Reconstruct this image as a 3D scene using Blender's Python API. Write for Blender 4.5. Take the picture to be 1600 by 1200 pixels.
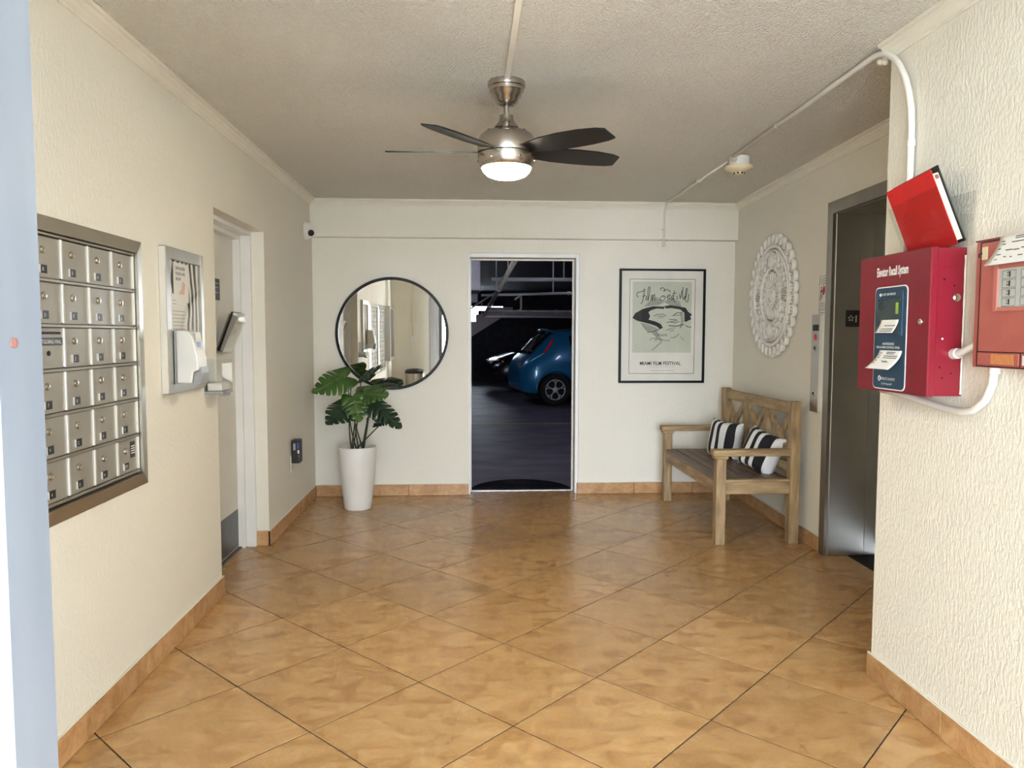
import bpy, bmesh, math, random
from mathutils import Vector, Matrix

random.seed(7)
for o in list(bpy.data.objects):
    bpy.data.objects.remove(o)
SC = bpy.context.scene
COL = SC.collection

# ------------------------------------------------------------------ camera
YAW, PIT, ROL, FPX = 0.0578473, 0.0656250, -0.00181907, 1165.0
CAMH = 1.395
fw = Vector((math.sin(YAW) * math.cos(PIT), math.cos(YAW) * math.cos(PIT), -math.sin(PIT)))
rt = Vector((math.cos(YAW), -math.sin(YAW), 0))
dn = fw.cross(rt)
c_, s_ = math.cos(ROL), math.sin(ROL)
r2, d2 = c_ * rt + s_ * dn, -s_ * rt + c_ * dn
cam = bpy.data.cameras.new('camera')
cam.sensor_fit = 'HORIZONTAL'
cam.sensor_width = 36.0
cam.lens = 36.0 * FPX / 1600.0
cam.clip_start = 0.05
cam.clip_end = 300
camo = bpy.data.objects.new('camera', cam)
COL.objects.link(camo)
mw = Matrix((r2, -d2, -fw)).transposed().to_4x4()
mw.translation = Vector((0, 0, CAMH))
camo.matrix_world = mw
SC.camera = camo

# ------------------------------------------------------------------ world, sun, exposure
w = bpy.data.worlds.new('sky')
SC.world = w
w.use_nodes = True
bg = w.node_tree.nodes['Background']
bg.inputs[0].default_value = (0.76, 0.85, 0.98, 1)
bg.inputs[1].default_value = 22.0
sun = bpy.data.lights.new('sun', 'SUN')
sun.energy = 150.0
sun.angle = 0.02
sun.color = (1.0, 0.97, 0.93)
suno = bpy.data.objects.new('sun', sun)
COL.objects.link(suno)
suno.rotation_euler = (math.radians(-10), math.radians(-32), 0)
portal = bpy.data.lights.new('entrance_portal', 'AREA')
portal.shape = 'RECTANGLE'
portal.size = 2.3
portal.size_y = 2.4
portal.cycles.is_portal = True
po = bpy.data.objects.new('entrance_portal', portal)
COL.objects.link(po)
po.location = (0.55, 0.38, 1.2)
po.rotation_euler = (math.radians(90), 0, 0)
SC.view_settings.view_transform = 'Standard'
SC.view_settings.look = 'None'
SC.view_settings.exposure = 0.44
SC.view_settings.gamma = 1.0
SC.view_settings.use_curve_mapping = False
SC.cycles.use_denoising = True
SC.cycles.use_adaptive_sampling = True
SC.cycles.adaptive_threshold = 0.03
SC.cycles.max_bounces = 7
SC.cycles.diffuse_bounces = 4
SC.cycles.glossy_bounces = 4
SC.cycles.transparent_max_bounces = 12
SC.cycles.sample_clamp_indirect = 6.0

# ------------------------------------------------------------------ materials
def lin(r, g, b):
    f = lambda v: ((v / 255 + 0.055) / 1.055) ** 2.4 if v > 10 else v / 255 / 12.92
    return (f(r), f(g), f(b), 1)

def pm(name, c1, c2=None, scale=6.0, rough=0.5, metal=0.0, bump=0.0, bscale=80.0, bdist=0.002,
       stretch=(1, 1, 1), coord='Position', spec=0.5, detail=4.0, rvar=0.0, coat=0.0, brush=None):
    m = bpy.data.materials.new(name)
    m.use_nodes = True
    nt = m.node_tree
    N, L = nt.nodes, nt.links
    b = N['Principled BSDF']
    b.inputs['Roughness'].default_value = rough
    b.inputs['Metallic'].default_value = metal
    b.inputs['Specular IOR Level'].default_value = spec
    if coat:
        b.inputs['Coat Weight'].default_value = coat
        b.inputs['Coat Roughness'].default_value = 0.05
    if coord == 'Position':
        g = N.new('ShaderNodeNewGeometry'); src = g.outputs['Position']
    else:
        g = N.new('ShaderNodeTexCoord'); src = g.outputs['Object']
    mp = N.new('ShaderNodeMapping')
    mp.inputs['Scale'].default_value = stretch
    L.new(src, mp.inputs['Vector'])
    if c2 is None:
        c2 = tuple(min(1, v * 0.93) for v in c1[:3]) + (1,)
    nz = N.new('ShaderNodeTexNoise')
    nz.inputs['Scale'].default_value = scale
    nz.inputs['Detail'].default_value = detail
    L.new(mp.outputs[0], nz.inputs['Vector'])
    rp = N.new('ShaderNodeValToRGB')
    rp.color_ramp.elements[0].position = 0.35
    rp.color_ramp.elements[1].position = 0.65
    rp.color_ramp.elements[0].color = c1
    rp.color_ramp.elements[1].color = c2
    L.new(nz.outputs['Fac'], rp.inputs[0])
    L.new(rp.outputs[0], b.inputs['Base Color'])
    if rvar:
        mr = N.new('ShaderNodeMapRange')
        mr.inputs['To Min'].default_value = rough - rvar
        mr.inputs['To Max'].default_value = rough + rvar
        L.new(nz.outputs['Fac'], mr.inputs['Value'])
        L.new(mr.outputs[0], b.inputs['Roughness'])
    if bump:
        n2 = N.new('ShaderNodeTexNoise')
        n2.inputs['Scale'].default_value = bscale
        n2.inputs['Detail'].default_value = 3.0
        if brush:
            m2 = N.new('ShaderNodeMapping'); m2.inputs['Scale'].default_value = brush
            L.new(src, m2.inputs['Vector']); L.new(m2.outputs[0], n2.inputs['Vector'])
        else:
            L.new(mp.outputs[0], n2.inputs['Vector'])
        bp = N.new('ShaderNodeBump')
        bp.inputs['Strength'].default_value = bump
        bp.inputs['Distance'].default_value = bdist
        L.new(n2.outputs['Fac'], bp.inputs['Height'])
        L.new(bp.outputs[0], b.inputs['Normal'])
    return m

def clear(name, tint=(1, 1, 1, 1), gloss=0.10, rough=0.03):
    m = bpy.data.materials.new(name); m.use_nodes = True
    nt = m.node_tree; N, L = nt.nodes, nt.links
    N.remove(N['Principled BSDF'])
    t = N.new('ShaderNodeBsdfTransparent'); t.inputs[0].default_value = tint
    g = N.new('ShaderNodeBsdfGlossy'); g.inputs['Roughness'].default_value = rough
    ly = N.new('ShaderNodeLayerWeight'); ly.inputs['Blend'].default_value = 0.5
    pw = N.new('ShaderNodeMath'); pw.operation = 'POWER'; pw.inputs[1].default_value = 4.0
    L.new(ly.outputs['Facing'], pw.inputs[0])
    lw = N.new('ShaderNodeMapRange'); lw.inputs['To Min'].default_value = 0.02; lw.inputs['To Max'].default_value = 0.25 + gloss
    L.new(pw.outputs[0], lw.inputs['Value'])
    mx = N.new('ShaderNodeMixShader')
    L.new(lw.outputs[0], mx.inputs[0]); L.new(t.outputs[0], mx.inputs[1]); L.new(g.outputs[0], mx.inputs[2])
    L.new(mx.outputs[0], N['Material Output'].inputs['Surface'])
    return m

def emis(name, col, s):
    m = bpy.data.materials.new(name); m.use_nodes = True
    b = m.node_tree.nodes['Principled BSDF']
    b.inputs['Base Color'].default_value = (0.8, 0.8, 0.8, 1)
    b.inputs['Emission Color'].default_value = col
    b.inputs['Emission Strength'].default_value = s
    return m

def stucco(name, col, col2, ridges, dist, strength, sz):
    m = bpy.data.materials.new(name); m.use_nodes = True
    nt = m.node_tree; N, L = nt.nodes, nt.links
    b = N['Principled BSDF']; b.inputs['Roughness'].default_value = 0.62
    b.inputs['Specular IOR Level'].default_value = 0.35
    g = N.new('ShaderNodeNewGeometry')
    mp = N.new('ShaderNodeMapping'); mp.inputs['Scale'].default_value = sz
    L.new(g.outputs['Position'], mp.inputs['Vector'])
    n1 = N.new('ShaderNodeTexNoise'); n1.inputs['Scale'].default_value = ridges
    n1.inputs['Detail'].default_value = 2.5; n1.inputs['Distortion'].default_value = 0.6
    L.new(mp.outputs[0], n1.inputs['Vector'])
    r = N.new('ShaderNodeValToRGB')
    r.color_ramp.elements[0].position = 0.40; r.color_ramp.elements[1].position = 0.66
    L.new(n1.outputs['Fac'], r.inputs[0])
    bp = N.new('ShaderNodeBump'); bp.inputs['Strength'].default_value = strength
    bp.inputs['Distance'].default_value = dist
    L.new(r.outputs[0], bp.inputs['Height']); L.new(bp.outputs[0], b.inputs['Normal'])
    n2 = N.new('ShaderNodeTexNoise'); n2.inputs['Scale'].default_value = 2.2; n2.inputs['Detail'].default_value = 5
    L.new(g.outputs['Position'], n2.inputs['Vector'])
    mx = N.new('ShaderNodeMix'); mx.data_type = 'RGBA'
    mx.inputs[6].default_value = col; mx.inputs[7].default_value = col2
    L.new(n2.outputs['Fac'], mx.inputs[0]); L.new(mx.outputs[2], b.inputs['Base Color'])
    return m

def tile_mat(name, a, bcol, ccol, rough):
    m = bpy.data.materials.new(name); m.use_nodes = True
    nt = m.node_tree; N, L = nt.nodes, nt.links
    b = N['Principled BSDF']; b.inputs['Specular IOR Level'].default_value = 0.5
    tc = N.new('ShaderNodeTexCoord'); oi = N.new('ShaderNodeObjectInfo')
    mul = N.new('ShaderNodeMath'); mul.operation = 'MULTIPLY'; mul.inputs[1].default_value = 57.0
    L.new(oi.outputs['Random'], mul.inputs[0])
    ad = N.new('ShaderNodeVectorMath'); ad.operation = 'ADD'
    L.new(tc.outputs['Object'], ad.inputs[0]); L.new(mul.outputs[0], ad.inputs[1])
    mp = N.new('ShaderNodeMapping'); mp.inputs['Scale'].default_value = (1.0, 1.5, 1.5)
    L.new(ad.outputs[0], mp.inputs['Vector'])
    n1 = N.new('ShaderNodeTexNoise'); n1.inputs['Scale'].default_value = 8.0
    n1.inputs['Detail'].default_value = 10; n1.inputs['Roughness'].default_value = 0.76
    n1.inputs['Distortion'].default_value = 0.5
    L.new(mp.outputs[0], n1.inputs['Vector'])
    r = N.new('ShaderNodeValToRGB')
    e = r.color_ramp.elements
    e[0].position = 0.38; e[0].color = ccol
    e[1].position = 0.62; e[1].color = a
    k = e.new(0.50); k.color = bcol
    L.new(n1.outputs['Fac'], r.inputs[0])
    hv = N.new('ShaderNodeHueSaturation')
    mr0 = N.new('ShaderNodeMapRange'); mr0.inputs['To Min'].default_value = 0.9; mr0.inputs['To Max'].default_value = 1.1
    L.new(oi.outputs['Random'], mr0.inputs['Value']); L.new(mr0.outputs[0], hv.inputs['Value'])
    L.new(r.outputs[0], hv.inputs['Color']); L.new(hv.outputs[0], b.inputs['Base Color'])
    mr = N.new('ShaderNodeMapRange'); mr.inputs['To Min'].default_value = rough + 0.07; mr.inputs['To Max'].default_value = rough - 0.07
    L.new(n1.outputs['Fac'], mr.inputs['Value']); L.new(mr.outputs[0], b.inputs['Roughness'])
    bp = N.new('ShaderNodeBump'); bp.inputs['Strength'].default_value = 0.12; bp.inputs['Distance'].default_value = 0.001
    L.new(n1.outputs['Fac'], bp.inputs['Height']); L.new(bp.outputs[0], b.inputs['Normal'])
    return m

M = {}
M['wall'] = stucco('cream_stucco', (0.81, 0.775, 0.67, 1), (0.77, 0.735, 0.63, 1), 95, 0.004, 0.32, (1, 1, 0.45))
M['ceil'] = stucco('popcorn_ceiling', (0.88, 0.84, 0.74, 1), (0.84, 0.80, 0.70, 1), 95, 0.010, 1.0, (1, 1, 1))
M['paint'] = pm('cream_trim_paint', (0.80, 0.76, 0.65, 1), (0.76, 0.72, 0.61, 1), rough=0.4)
M['white'] = pm('white_paint', (0.82, 0.81, 0.78, 1), (0.78, 0.77, 0.73, 1), rough=0.35)
M['tile'] = tile_mat('tan_floor_tile', (0.53, 0.33, 0.145, 1), (0.45, 0.26, 0.10, 1), (0.34, 0.175, 0.058, 1), 0.27)
M['btile'] = tile_mat('tan_base_tile', (0.56, 0.34, 0.16, 1), (0.46, 0.255, 0.11, 1), (0.35, 0.17, 0.06, 1), 0.35)
M['grout'] = pm('brown_grout', (0.035, 0.02, 0.012, 1), (0.025, 0.014, 0.008, 1), rough=0.85)
M['alu'] = pm('brushed_aluminium', (0.50, 0.48, 0.42, 1), (0.46, 0.44, 0.39, 1), rough=0.42, metal=1, bump=0.08, bscale=40, brush=(1, 1, 25))
M['alu2'] = pm('mail_door_metal', (0.40, 0.375, 0.32, 1), (0.36, 0.34, 0.29, 1), rough=0.45, metal=0.55, bump=0.06, bscale=60)
M['aluw'] = pm('bright_aluminium', (0.86, 0.85, 0.82, 1), None, rough=0.3, metal=0.6)
M['chrome'] = pm('nickel', (0.62, 0.58, 0.5, 1), None, rough=0.2, metal=1)
M['nickel'] = pm('brushed_nickel', (0.46, 0.42, 0.37, 1), (0.42, 0.38, 0.34, 1), rough=0.27, metal=1, bump=0.05, bscale=300)
M['steel'] = pm('elevator_steel', (0.46, 0.435, 0.385, 1), (0.42, 0.40, 0.355, 1), rough=0.38, metal=1, bump=0.05, bscale=8, brush=(1, 1, 60))
M['steelf'] = pm('elevator_frame_steel', (0.30, 0.275, 0.235, 1), (0.27, 0.25, 0.215, 1), rough=0.38, metal=1)
M['steeld'] = pm('elevator_door_steel', (0.44, 0.43, 0.40, 1), None, rough=0.48, metal=1)
M['black'] = pm('black_plastic', (0.012, 0.012, 0.013, 1), (0.02, 0.02, 0.02, 1), rough=0.4)
M['blackm'] = pm('black_metal', (0.006, 0.006, 0.006, 1), None, rough=0.45, spec=0.18)
M['blade'] = pm('black_blade', (0.005, 0.005, 0.006, 1), (0.008, 0.008, 0.008, 1), rough=0.4, spec=0.3)
M['print'] = pm('white_print', (0.85, 0.85, 0.83, 1), None, rough=0.6)
M['ink'] = pm('black_ink', (0.015, 0.015, 0.015, 1), None, rough=0.7)
M['grey'] = pm('grey_ink', (0.30, 0.29, 0.24, 1), (0.36, 0.35, 0.29, 1), rough=0.7, scale=20)
M['paper'] = pm('paper', (0.80, 0.79, 0.74, 1), (0.76, 0.75, 0.70, 1), rough=0.7)
M['mat_board'] = pm('poster_mat', (0.80, 0.77, 0.68, 1), None, rough=0.7)
M['print_green'] = pm('poster_print', (0.56, 0.58, 0.46, 1), (0.52, 0.54, 0.43, 1), rough=0.7)
M['wood'] = pm('weathered_teak', (0.40, 0.275, 0.135, 1), (0.20, 0.125, 0.055, 1), scale=5, rough=0.6, bump=0.25, bscale=9, stretch=(6, 1.0, 6), brush=(9, 1.2, 9), bdist=0.003)
M['woodx'] = pm('weathered_teak_cross', (0.40, 0.275, 0.135, 1), (0.20, 0.125, 0.055, 1), scale=5, rough=0.6, bump=0.25, bscale=9, stretch=(1.0, 6, 6), brush=(1.2, 9, 9), bdist=0.003)
M['woodz'] = pm('weathered_teak_upright', (0.40, 0.275, 0.135, 1), (0.20, 0.125, 0.055, 1), scale=5, rough=0.6, bump=0.25, bscale=9, stretch=(6, 6, 1.0), brush=(9, 9, 1.2), bdist=0.003)
M['slat'] = pm('seat_slat_teak', (0.15, 0.09, 0.046, 1), (0.085, 0.05, 0.027, 1), scale=5, rough=0.42, bump=0.2, bscale=9, stretch=(6, 1, 6), bdist=0.002)
M['pot'] = pm('white_ceramic', (0.80, 0.78, 0.73, 1), (0.77, 0.75, 0.70, 1), rough=0.4)
M['soil'] = pm('moss', (0.03, 0.025, 0.015, 1), None, rough=0.95)
M['leaf'] = pm('leaf_green', (0.045, 0.115, 0.016, 1), (0.026, 0.070, 0.011, 1), scale=9, rough=0.38, coord='Object')
M['leafd'] = pm('leaf_dark_green', (0.012, 0.035, 0.014, 1), (0.007, 0.022, 0.010, 1), scale=9, rough=0.40, coord='Object')
M['vein'] = pm('leaf_vein', (0.20, 0.26, 0.08, 1), None, rough=0.5)
M['stem'] = pm('stem', (0.02, 0.028, 0.012, 1), None, rough=0.5)
M['red'] = pm('crimson_enamel', (0.165, 0.0035, 0.014, 1), (0.145, 0.003, 0.012, 1), rough=0.33)
M['redb'] = pm('binder_red', (0.46, 0.007, 0.008, 1), (0.42, 0.006, 0.007, 1), rough=0.38)
M['pink'] = pm('faded_red_enamel', (0.37, 0.098, 0.078, 1), (0.32, 0.078, 0.06, 1), scale=9, rough=0.42)
M['pinkl'] = pm('faded_red_bezel', (0.42, 0.13, 0.10, 1), None, rough=0.42)
M['teal'] = pm('navy_panel', (0.012, 0.045, 0.085, 1), (0.010, 0.038, 0.07, 1), rough=0.35)
M['screen'] = pm('dark_screen', (0.018, 0.028, 0.035, 1), (0.03, 0.045, 0.05, 1), rough=0.12)
M['lcd'] = pm('green_screen', (0.28, 0.45, 0.05, 1), None, rough=0.3)
M['lcdgrey'] = pm('grey_display', (0.42, 0.43, 0.40, 1), (0.46, 0.47, 0.44, 1), rough=0.25)
M['cream'] = pm('cream_plastic', (0.72, 0.62, 0.40, 1), None, rough=0.45)
M['pvc'] = pm('white_conduit', (0.76, 0.735, 0.67, 1), None, rough=0.35)
M['pvcb'] = pm('ceiling_conduit_paint', (0.74, 0.70, 0.60, 1), None, rough=0.45)
M['glass'] = clear('clear_pane')
M['acry'] = clear('clear_acrylic', (0.97, 0.975, 0.975, 1), 0.1)
M['acryd'] = clear('smoky_acrylic', (0.72, 0.72, 0.72, 1), 0.2)
M['mirror'] = pm('mirror_silver', (0.90, 0.91, 0.90, 1), (0.90, 0.91, 0.90, 1), rough=0.0, metal=1)
M['lamp'] = emis('lamp_glass', (1.0, 0.87, 0.66, 1), 90.0)
M['tube'] = emis('unseen_garage_tube', (0.78, 0.72, 1.0, 1), 55.0)  # glow of the unseen garage strip lights
M['blue'] = pm('blue_car_paint', (0.010, 0.19, 0.40, 1), (0.009, 0.175, 0.38, 1), rough=0.28, metal=0.15, coat=0.8)
M['carblk'] = pm('black_car_paint', (0.006, 0.006, 0.008, 1), None, rough=0.2, coat=0.8)
M['carglass'] = pm('car_glass', (0.006, 0.007, 0.008, 1), None, rough=0.06)
M['rubber'] = pm('tyre_rubber', (0.010, 0.010, 0.010, 1), None, rough=0.8)
M['alloy'] = pm('silver_alloy', (0.75, 0.75, 0.75, 1), None, rough=0.3, metal=0.3)
M['tail'] = pm('red_lens', (0.85, 0.03, 0.05, 1), None, rough=0.15)
M['amber'] = pm('amber_lens', (0.55, 0.22, 0.09, 1), None, rough=0.15)
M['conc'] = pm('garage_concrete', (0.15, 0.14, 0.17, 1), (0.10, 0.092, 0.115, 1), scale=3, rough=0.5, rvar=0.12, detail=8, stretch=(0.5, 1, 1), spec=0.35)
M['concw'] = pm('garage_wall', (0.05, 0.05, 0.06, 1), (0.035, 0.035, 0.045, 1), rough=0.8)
M['concl'] = pm('grey_beam_paint', (0.34, 0.33, 0.37, 1), (0.28, 0.27, 0.31, 1), rough=0.7)
M['stair'] = pm('stair_concrete', (0.34, 0.32, 0.29, 1), None, rough=0.8)
M['yellow'] = pm('yellow_line_paint', (0.35, 0.30, 0.12, 1), (0.25, 0.22, 0.10, 1), rough=0.6)
M['rib'] = pm('navy_mat_rubber', (0.003, 0.003, 0.006, 1), (0.005, 0.005, 0.009, 1), rough=0.85, spec=0.2)
M['shutter'] = pm('shutter_aluminium', (0.17, 0.185, 0.21, 1), (0.145, 0.16, 0.185, 1), scale=14, rough=0.4, stretch=(1, 1, 0.2))
M['rust'] = pm('rusty_screw', (0.17, 0.07, 0.055, 1), None, rough=0.7)
M['pave'] = pm('pavement', (0.47, 0.48, 0.48, 1), (0.43, 0.44, 0.44, 1), rough=0.85)
M['sanit'] = pm('white_dispenser_plastic', (0.80, 0.80, 0.77, 1), None, rough=0.3)
M['gray'] = pm('grey_plastic', (0.30, 0.31, 0.31, 1), None, rough=0.4)
M['pinkink'] = pm('pink_print', (0.72, 0.42, 0.36, 1), None, rough=0.7)
M['redink'] = pm('red_print', (0.60, 0.05, 0.06, 1), None, rough=0.6)
M['bluesq'] = pm('blue_sticker', (0.03, 0.08, 0.35, 1), None, rough=0.4)
M['door'] = pm('door_paint', (0.66, 0.63, 0.54, 1), (0.62, 0.59, 0.51, 1), rough=0.4)
M['kick'] = pm('kick_plate', (0.10, 0.10, 0.11, 1), (0.08, 0.08, 0.09, 1), rough=0.35, metal=0.6)
M['plate'] = pm('dark_sign_plate', (0.035, 0.04, 0.055, 1), None, rough=0.5)
M['medal'] = pm('whitewashed_carving', (0.86, 0.84, 0.79, 1), (0.78, 0.75, 0.68, 1), scale=30, rough=0.65)
M['pagesc'] = pm('cream_pages', (0.78, 0.72, 0.42, 1), (0.80, 0.76, 0.55, 1), scale=30, rough=0.8, stretch=(20, 20, 0.4))

def stripe_mat(name, edges):
    m = bpy.data.materials.new(name); m.use_nodes = True
    nt = m.node_tree; N, L = nt.nodes, nt.links
    b = N['Principled BSDF']; b.inputs['Roughness'].default_value = 0.85
    tc = N.new('ShaderNodeTexCoord'); sx = N.new('ShaderNodeSeparateXYZ')
    L.new(tc.outputs['Object'], sx.inputs[0])
    mr = N.new('ShaderNodeMapRange')
    mr.inputs['From Min'].default_value = -0.18; mr.inputs['From Max'].default_value = 0.18
    L.new(sx.outputs['X'], mr.inputs['Value'])
    r = N.new('ShaderNodeValToRGB'); r.color_ramp.interpolation = 'CONSTANT'
    e = r.color_ramp.elements
    W, K = (0.78, 0.77, 0.74, 1), (0.008, 0.008, 0.010, 1)
    e[0].position = 0; e[0].color = K
    e[1].position = edges[0]; e[1].color = W
    col = K
    for p in edges[1:]:
        x = e.new(p); x.color = col
        col = W if col is K else K
    L.new(mr.outputs[0], r.inputs[0]); L.new(r.outputs[0], b.inputs['Base Color'])
    n = N.new('ShaderNodeTexNoise'); n.inputs['Scale'].default_value = 400
    bp = N.new('ShaderNodeBump'); bp.inputs['Strength'].default_value = 0.2; bp.inputs['Distance'].default_value = 0.001
    L.new(tc.outputs['Object'], n.inputs['Vector'])
    L.new(n.outputs['Fac'], bp.inputs['Height']); L.new(bp.outputs[0], b.inputs['Normal'])
    return m
M['stripeA'] = stripe_mat('striped_canvas_a', [0.10, 0.22, 0.31, 0.40, 0.49, 0.66, 0.84])
M['stripeB'] = stripe_mat('striped_canvas_b', [0.06, 0.17, 0.26, 0.36, 0.45, 0.54, 0.78, 0.92])

def zebra_mat():
    m = bpy.data.materials.new('zebra_print'); m.use_nodes = True
    nt = m.node_tree; N, L = nt.nodes, nt.links
    b = N['Principled BSDF']; b.inputs['Roughness'].default_value = 0.7
    g = N.new('ShaderNodeNewGeometry')
    wv = N.new('ShaderNodeTexWave'); wv.bands_direction = 'Y'
    wv.inputs['Scale'].default_value = 6.0; wv.inputs['Distortion'].default_value = 4.0
    wv.inputs['Detail'].default_value = 0.5; wv.inputs['Detail Scale'].default_value = 0.9
    mp = N.new('ShaderNodeMapping'); mp.inputs['Scale'].default_value = (1, 1, 1.3)
    L.new(g.outputs['Position'], mp.inputs[0]); L.new(mp.outputs[0], wv.inputs['Vector'])
    r = N.new('ShaderNodeValToRGB'); r.color_ramp.interpolation = 'CONSTANT'
    r.color_ramp.elements[0].color = (0.03, 0.03, 0.025, 1)
    r.color_ramp.elements[1].position = 0.55; r.color_ramp.elements[1].color = (0.75, 0.74, 0.68, 1)
    L.new(wv.outputs['Fac'], r.inputs[0]); L.new(r.outputs[0], b.inputs['Base Color'])
    return m
M['zebra'] = zebra_mat()

# ------------------------------------------------------------------ mesh helpers
ORG = {}

class MB:
    def __init__(s):
        s.bm = bmesh.new()

    def box(s, x0, x1, y0, y1, z0, z1, bev=0.0, seg=1):
        return s.obox(((x0 + x1) / 2, (y0 + y1) / 2, (z0 + z1) / 2), (abs(x1 - x0), abs(y1 - y0), abs(z1 - z0)), None, bev, seg)

    def obox(s, c, size, rot=None, bev=0.0, seg=1):
        mt = Matrix.Translation(c) @ (rot.to_4x4() if rot else Matrix.Identity(4)) @ Matrix.Diagonal((*size, 1))
        r = bmesh.ops.create_cube(s.bm, size=1, matrix=mt)
        if bev:
            es = list({e for v in r['verts'] for e in v.link_edges})
            bmesh.ops.bevel(s.bm, geom=es, offset=bev, segments=seg, affect='EDGES', profile=0.5)
        return s

    def ring(s, pts):
        return [s.bm.verts.new(p) for p in pts]

    def skin(s, rings, closed=False, cap=True, loop=True):
        n = len(rings[0])
        m = len(rings)
        for i in range(m if closed else m - 1):
            a, b = rings[i], rings[(i + 1) % m]
            for j in range(n if loop else n - 1):
                try:
                    s.bm.faces.new((a[j], a[(j + 1) % n], b[(j + 1) % n], b[j]))
                except ValueError:
                    pass
        if cap and not closed:
            for r, rev in ((rings[0], True), (rings[-1], False)):
                try:
                    s.bm.faces.new(list(reversed(r)) if rev else r)
                except ValueError:
                    pass

    def tube(s, pts, r, seg=8, closed=False, flat=None, cap=True):
        pts = [Vector(p) for p in pts]
        n = len(pts)
        rs = r if isinstance(r, (list, tuple)) else [r] * n
        rings = []
        up = None
        for i, p in enumerate(pts):
            a = pts[i - 1] if (i > 0 or closed) else p
            b = pts[(i + 1) % n] if (i < n - 1 or closed) else p
            t = (b - a).normalized()
            if flat is not None:
                nrm = Vector(flat[0]).normalized()
                sd = t.cross(nrm).normalized()
                rings.append(s.ring([p + sd * (math.cos(q) * rs[i]) + nrm * (math.sin(q) * flat[1])
                                     for q in [2 * math.pi * k / seg for k in range(seg)]]))
                continue
            if up is None:
                up = t.orthogonal().normalized()
            up = (up - t * up.dot(t)).normalized()
            sd = t.cross(up)
            rings.append(s.ring([p + up * (math.cos(q) * rs[i]) + sd * (math.sin(q) * rs[i])
                                 for q in [2 * math.pi * k / seg for k in range(seg)]]))
        s.skin(rings, closed, cap)
        return s

    def cyl(s, p0, p1, r0, r1=None, seg=16):
        return s.tube([p0, p1], [r0, r0 if r1 is None else r1], seg)

    def lathe(s, prof, c=(0, 0, 0), seg=32, axis=(0, 0, 1), cap=True):
        q = Vector((0, 0, 1)).rotation_difference(Vector(axis).normalized())
        rings = []
        for r, z in prof:
            rings.append(s.ring([Vector(c) + q @ Vector((max(r, 1e-4) * math.cos(2 * math.pi * k / seg), max(r, 1e-4) * math.sin(2 * math.pi * k / seg), z)) for k in range(seg)]))
        s.skin(rings, False, cap)
        return s

    def prism(s, poly, o, u, v, depth):
        o, u, v = Vector(o), Vector(u), Vector(v)
        n = u.cross(v).normalized() * depth
        A = s.ring([o + u * a + v * b for a, b in poly])
        B = s.ring([o + u * a + v * b + n for a, b in poly])
        k = len(poly)
        s.bm.faces.new(list(reversed(A)))
        s.bm.faces.new(B)
        for i in range(k):
            s.bm.faces.new((A[i], A[(i + 1) % k], B[(i + 1) % k], B[i]))
        return s

    def ribbon(s, pts, wdt, n, depth=0.0006):
        pts = [Vector(p) for p in pts]
        n = Vector(n)
        A, B, C, D = [], [], [], []
        for i, p in enumerate(pts):
            t = (pts[min(i + 1, len(pts) - 1)] - pts[max(i - 1, 0)]).normalized()
            sd = t.cross(n).normalized() * (wdt / 2)
            A.append(s.bm.verts.new(p - sd)); B.append(s.bm.verts.new(p + sd))
            C.append(s.bm.verts.new(p + sd + n * depth)); D.append(s.bm.verts.new(p - sd + n * depth))
        s.skin([list(x) for x in zip(A, B, C, D)])
        return s

    def build(s, name, mat, parent=None, smooth=False, origin=None, solid=0.0, auto=None):
        bm = s.bm
        bmesh.ops.recalc_face_normals(bm, faces=bm.faces)
        vs = [v.co for v in bm.verts]
        lo = Vector((min(v[i] for v in vs) for i in range(3)))
        hi = Vector((max(v[i] for v in vs) for i in range(3)))
        c = (lo + hi) / 2
        if origin is not None:
            c = Vector(origin)
        elif parent is None:
            c.z = lo.z
        bmesh.ops.translate(bm, verts=bm.verts, vec=-c)
        me = bpy.data.meshes.new(name)
        bm.to_mesh(me)
        bm.free()
        me.materials.append(M[mat] if isinstance(mat, str) else mat)
        o = bpy.data.objects.new(name, me)
        COL.objects.link(o)
        if smooth:
            me.polygons.foreach_set('use_smooth', [True] * len(me.polygons))
            if auto:
                me.set_sharp_from_angle(angle=math.radians(auto))
        if solid:
            md = o.modifiers.new('thickness', 'SOLIDIFY'); md.thickness = solid; md.offset = 0
        if parent is not None:
            o.parent = parent
            o.location = c - ORG[parent.name]
        else:
            o.location = c
        ORG[o.name] = c
        return o

def tag(o, label=None, cat=None, group=None, kind=None):
    if label: o['label'] = label
    if cat: o['category'] = cat
    if group: o['group'] = group
    if kind: o['kind'] = kind
    return o

def thing(name, loc, label, cat, group=None, kind=None):
    o = bpy.data.objects.new(name, None)
    COL.objects.link(o)
    o.empty_display_size = 0.05
    o.location = loc
    ORG[o.name] = Vector(loc)
    return tag(o, label, cat, group, kind)

def struct(o):
    o['kind'] = 'structure'
    return o

def sempty(name, loc):
    o = thing(name, loc, None, None)
    return struct(o)

def box(name, mat, parent, x0, x1, y0, y1, z0, z1, bev=0.0, seg=1, **k):
    return MB().box(x0, x1, y0, y1, z0, z1, bev, seg).build(name, mat, parent, **k)

def copy_tree(o, shift, parent=None):
    c = o.copy()
    COL.objects.link(c)
    if parent is None:
        c.location = o.location + Vector(shift)
        ORG[c.name] = ORG[o.name] + Vector(shift)
    else:
        c.parent = parent
        ORG[c.name] = ORG[o.name]
    for ch in [x for x in bpy.data.objects if x.parent == o]:
        copy_tree(ch, shift, c)
    return c

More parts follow.
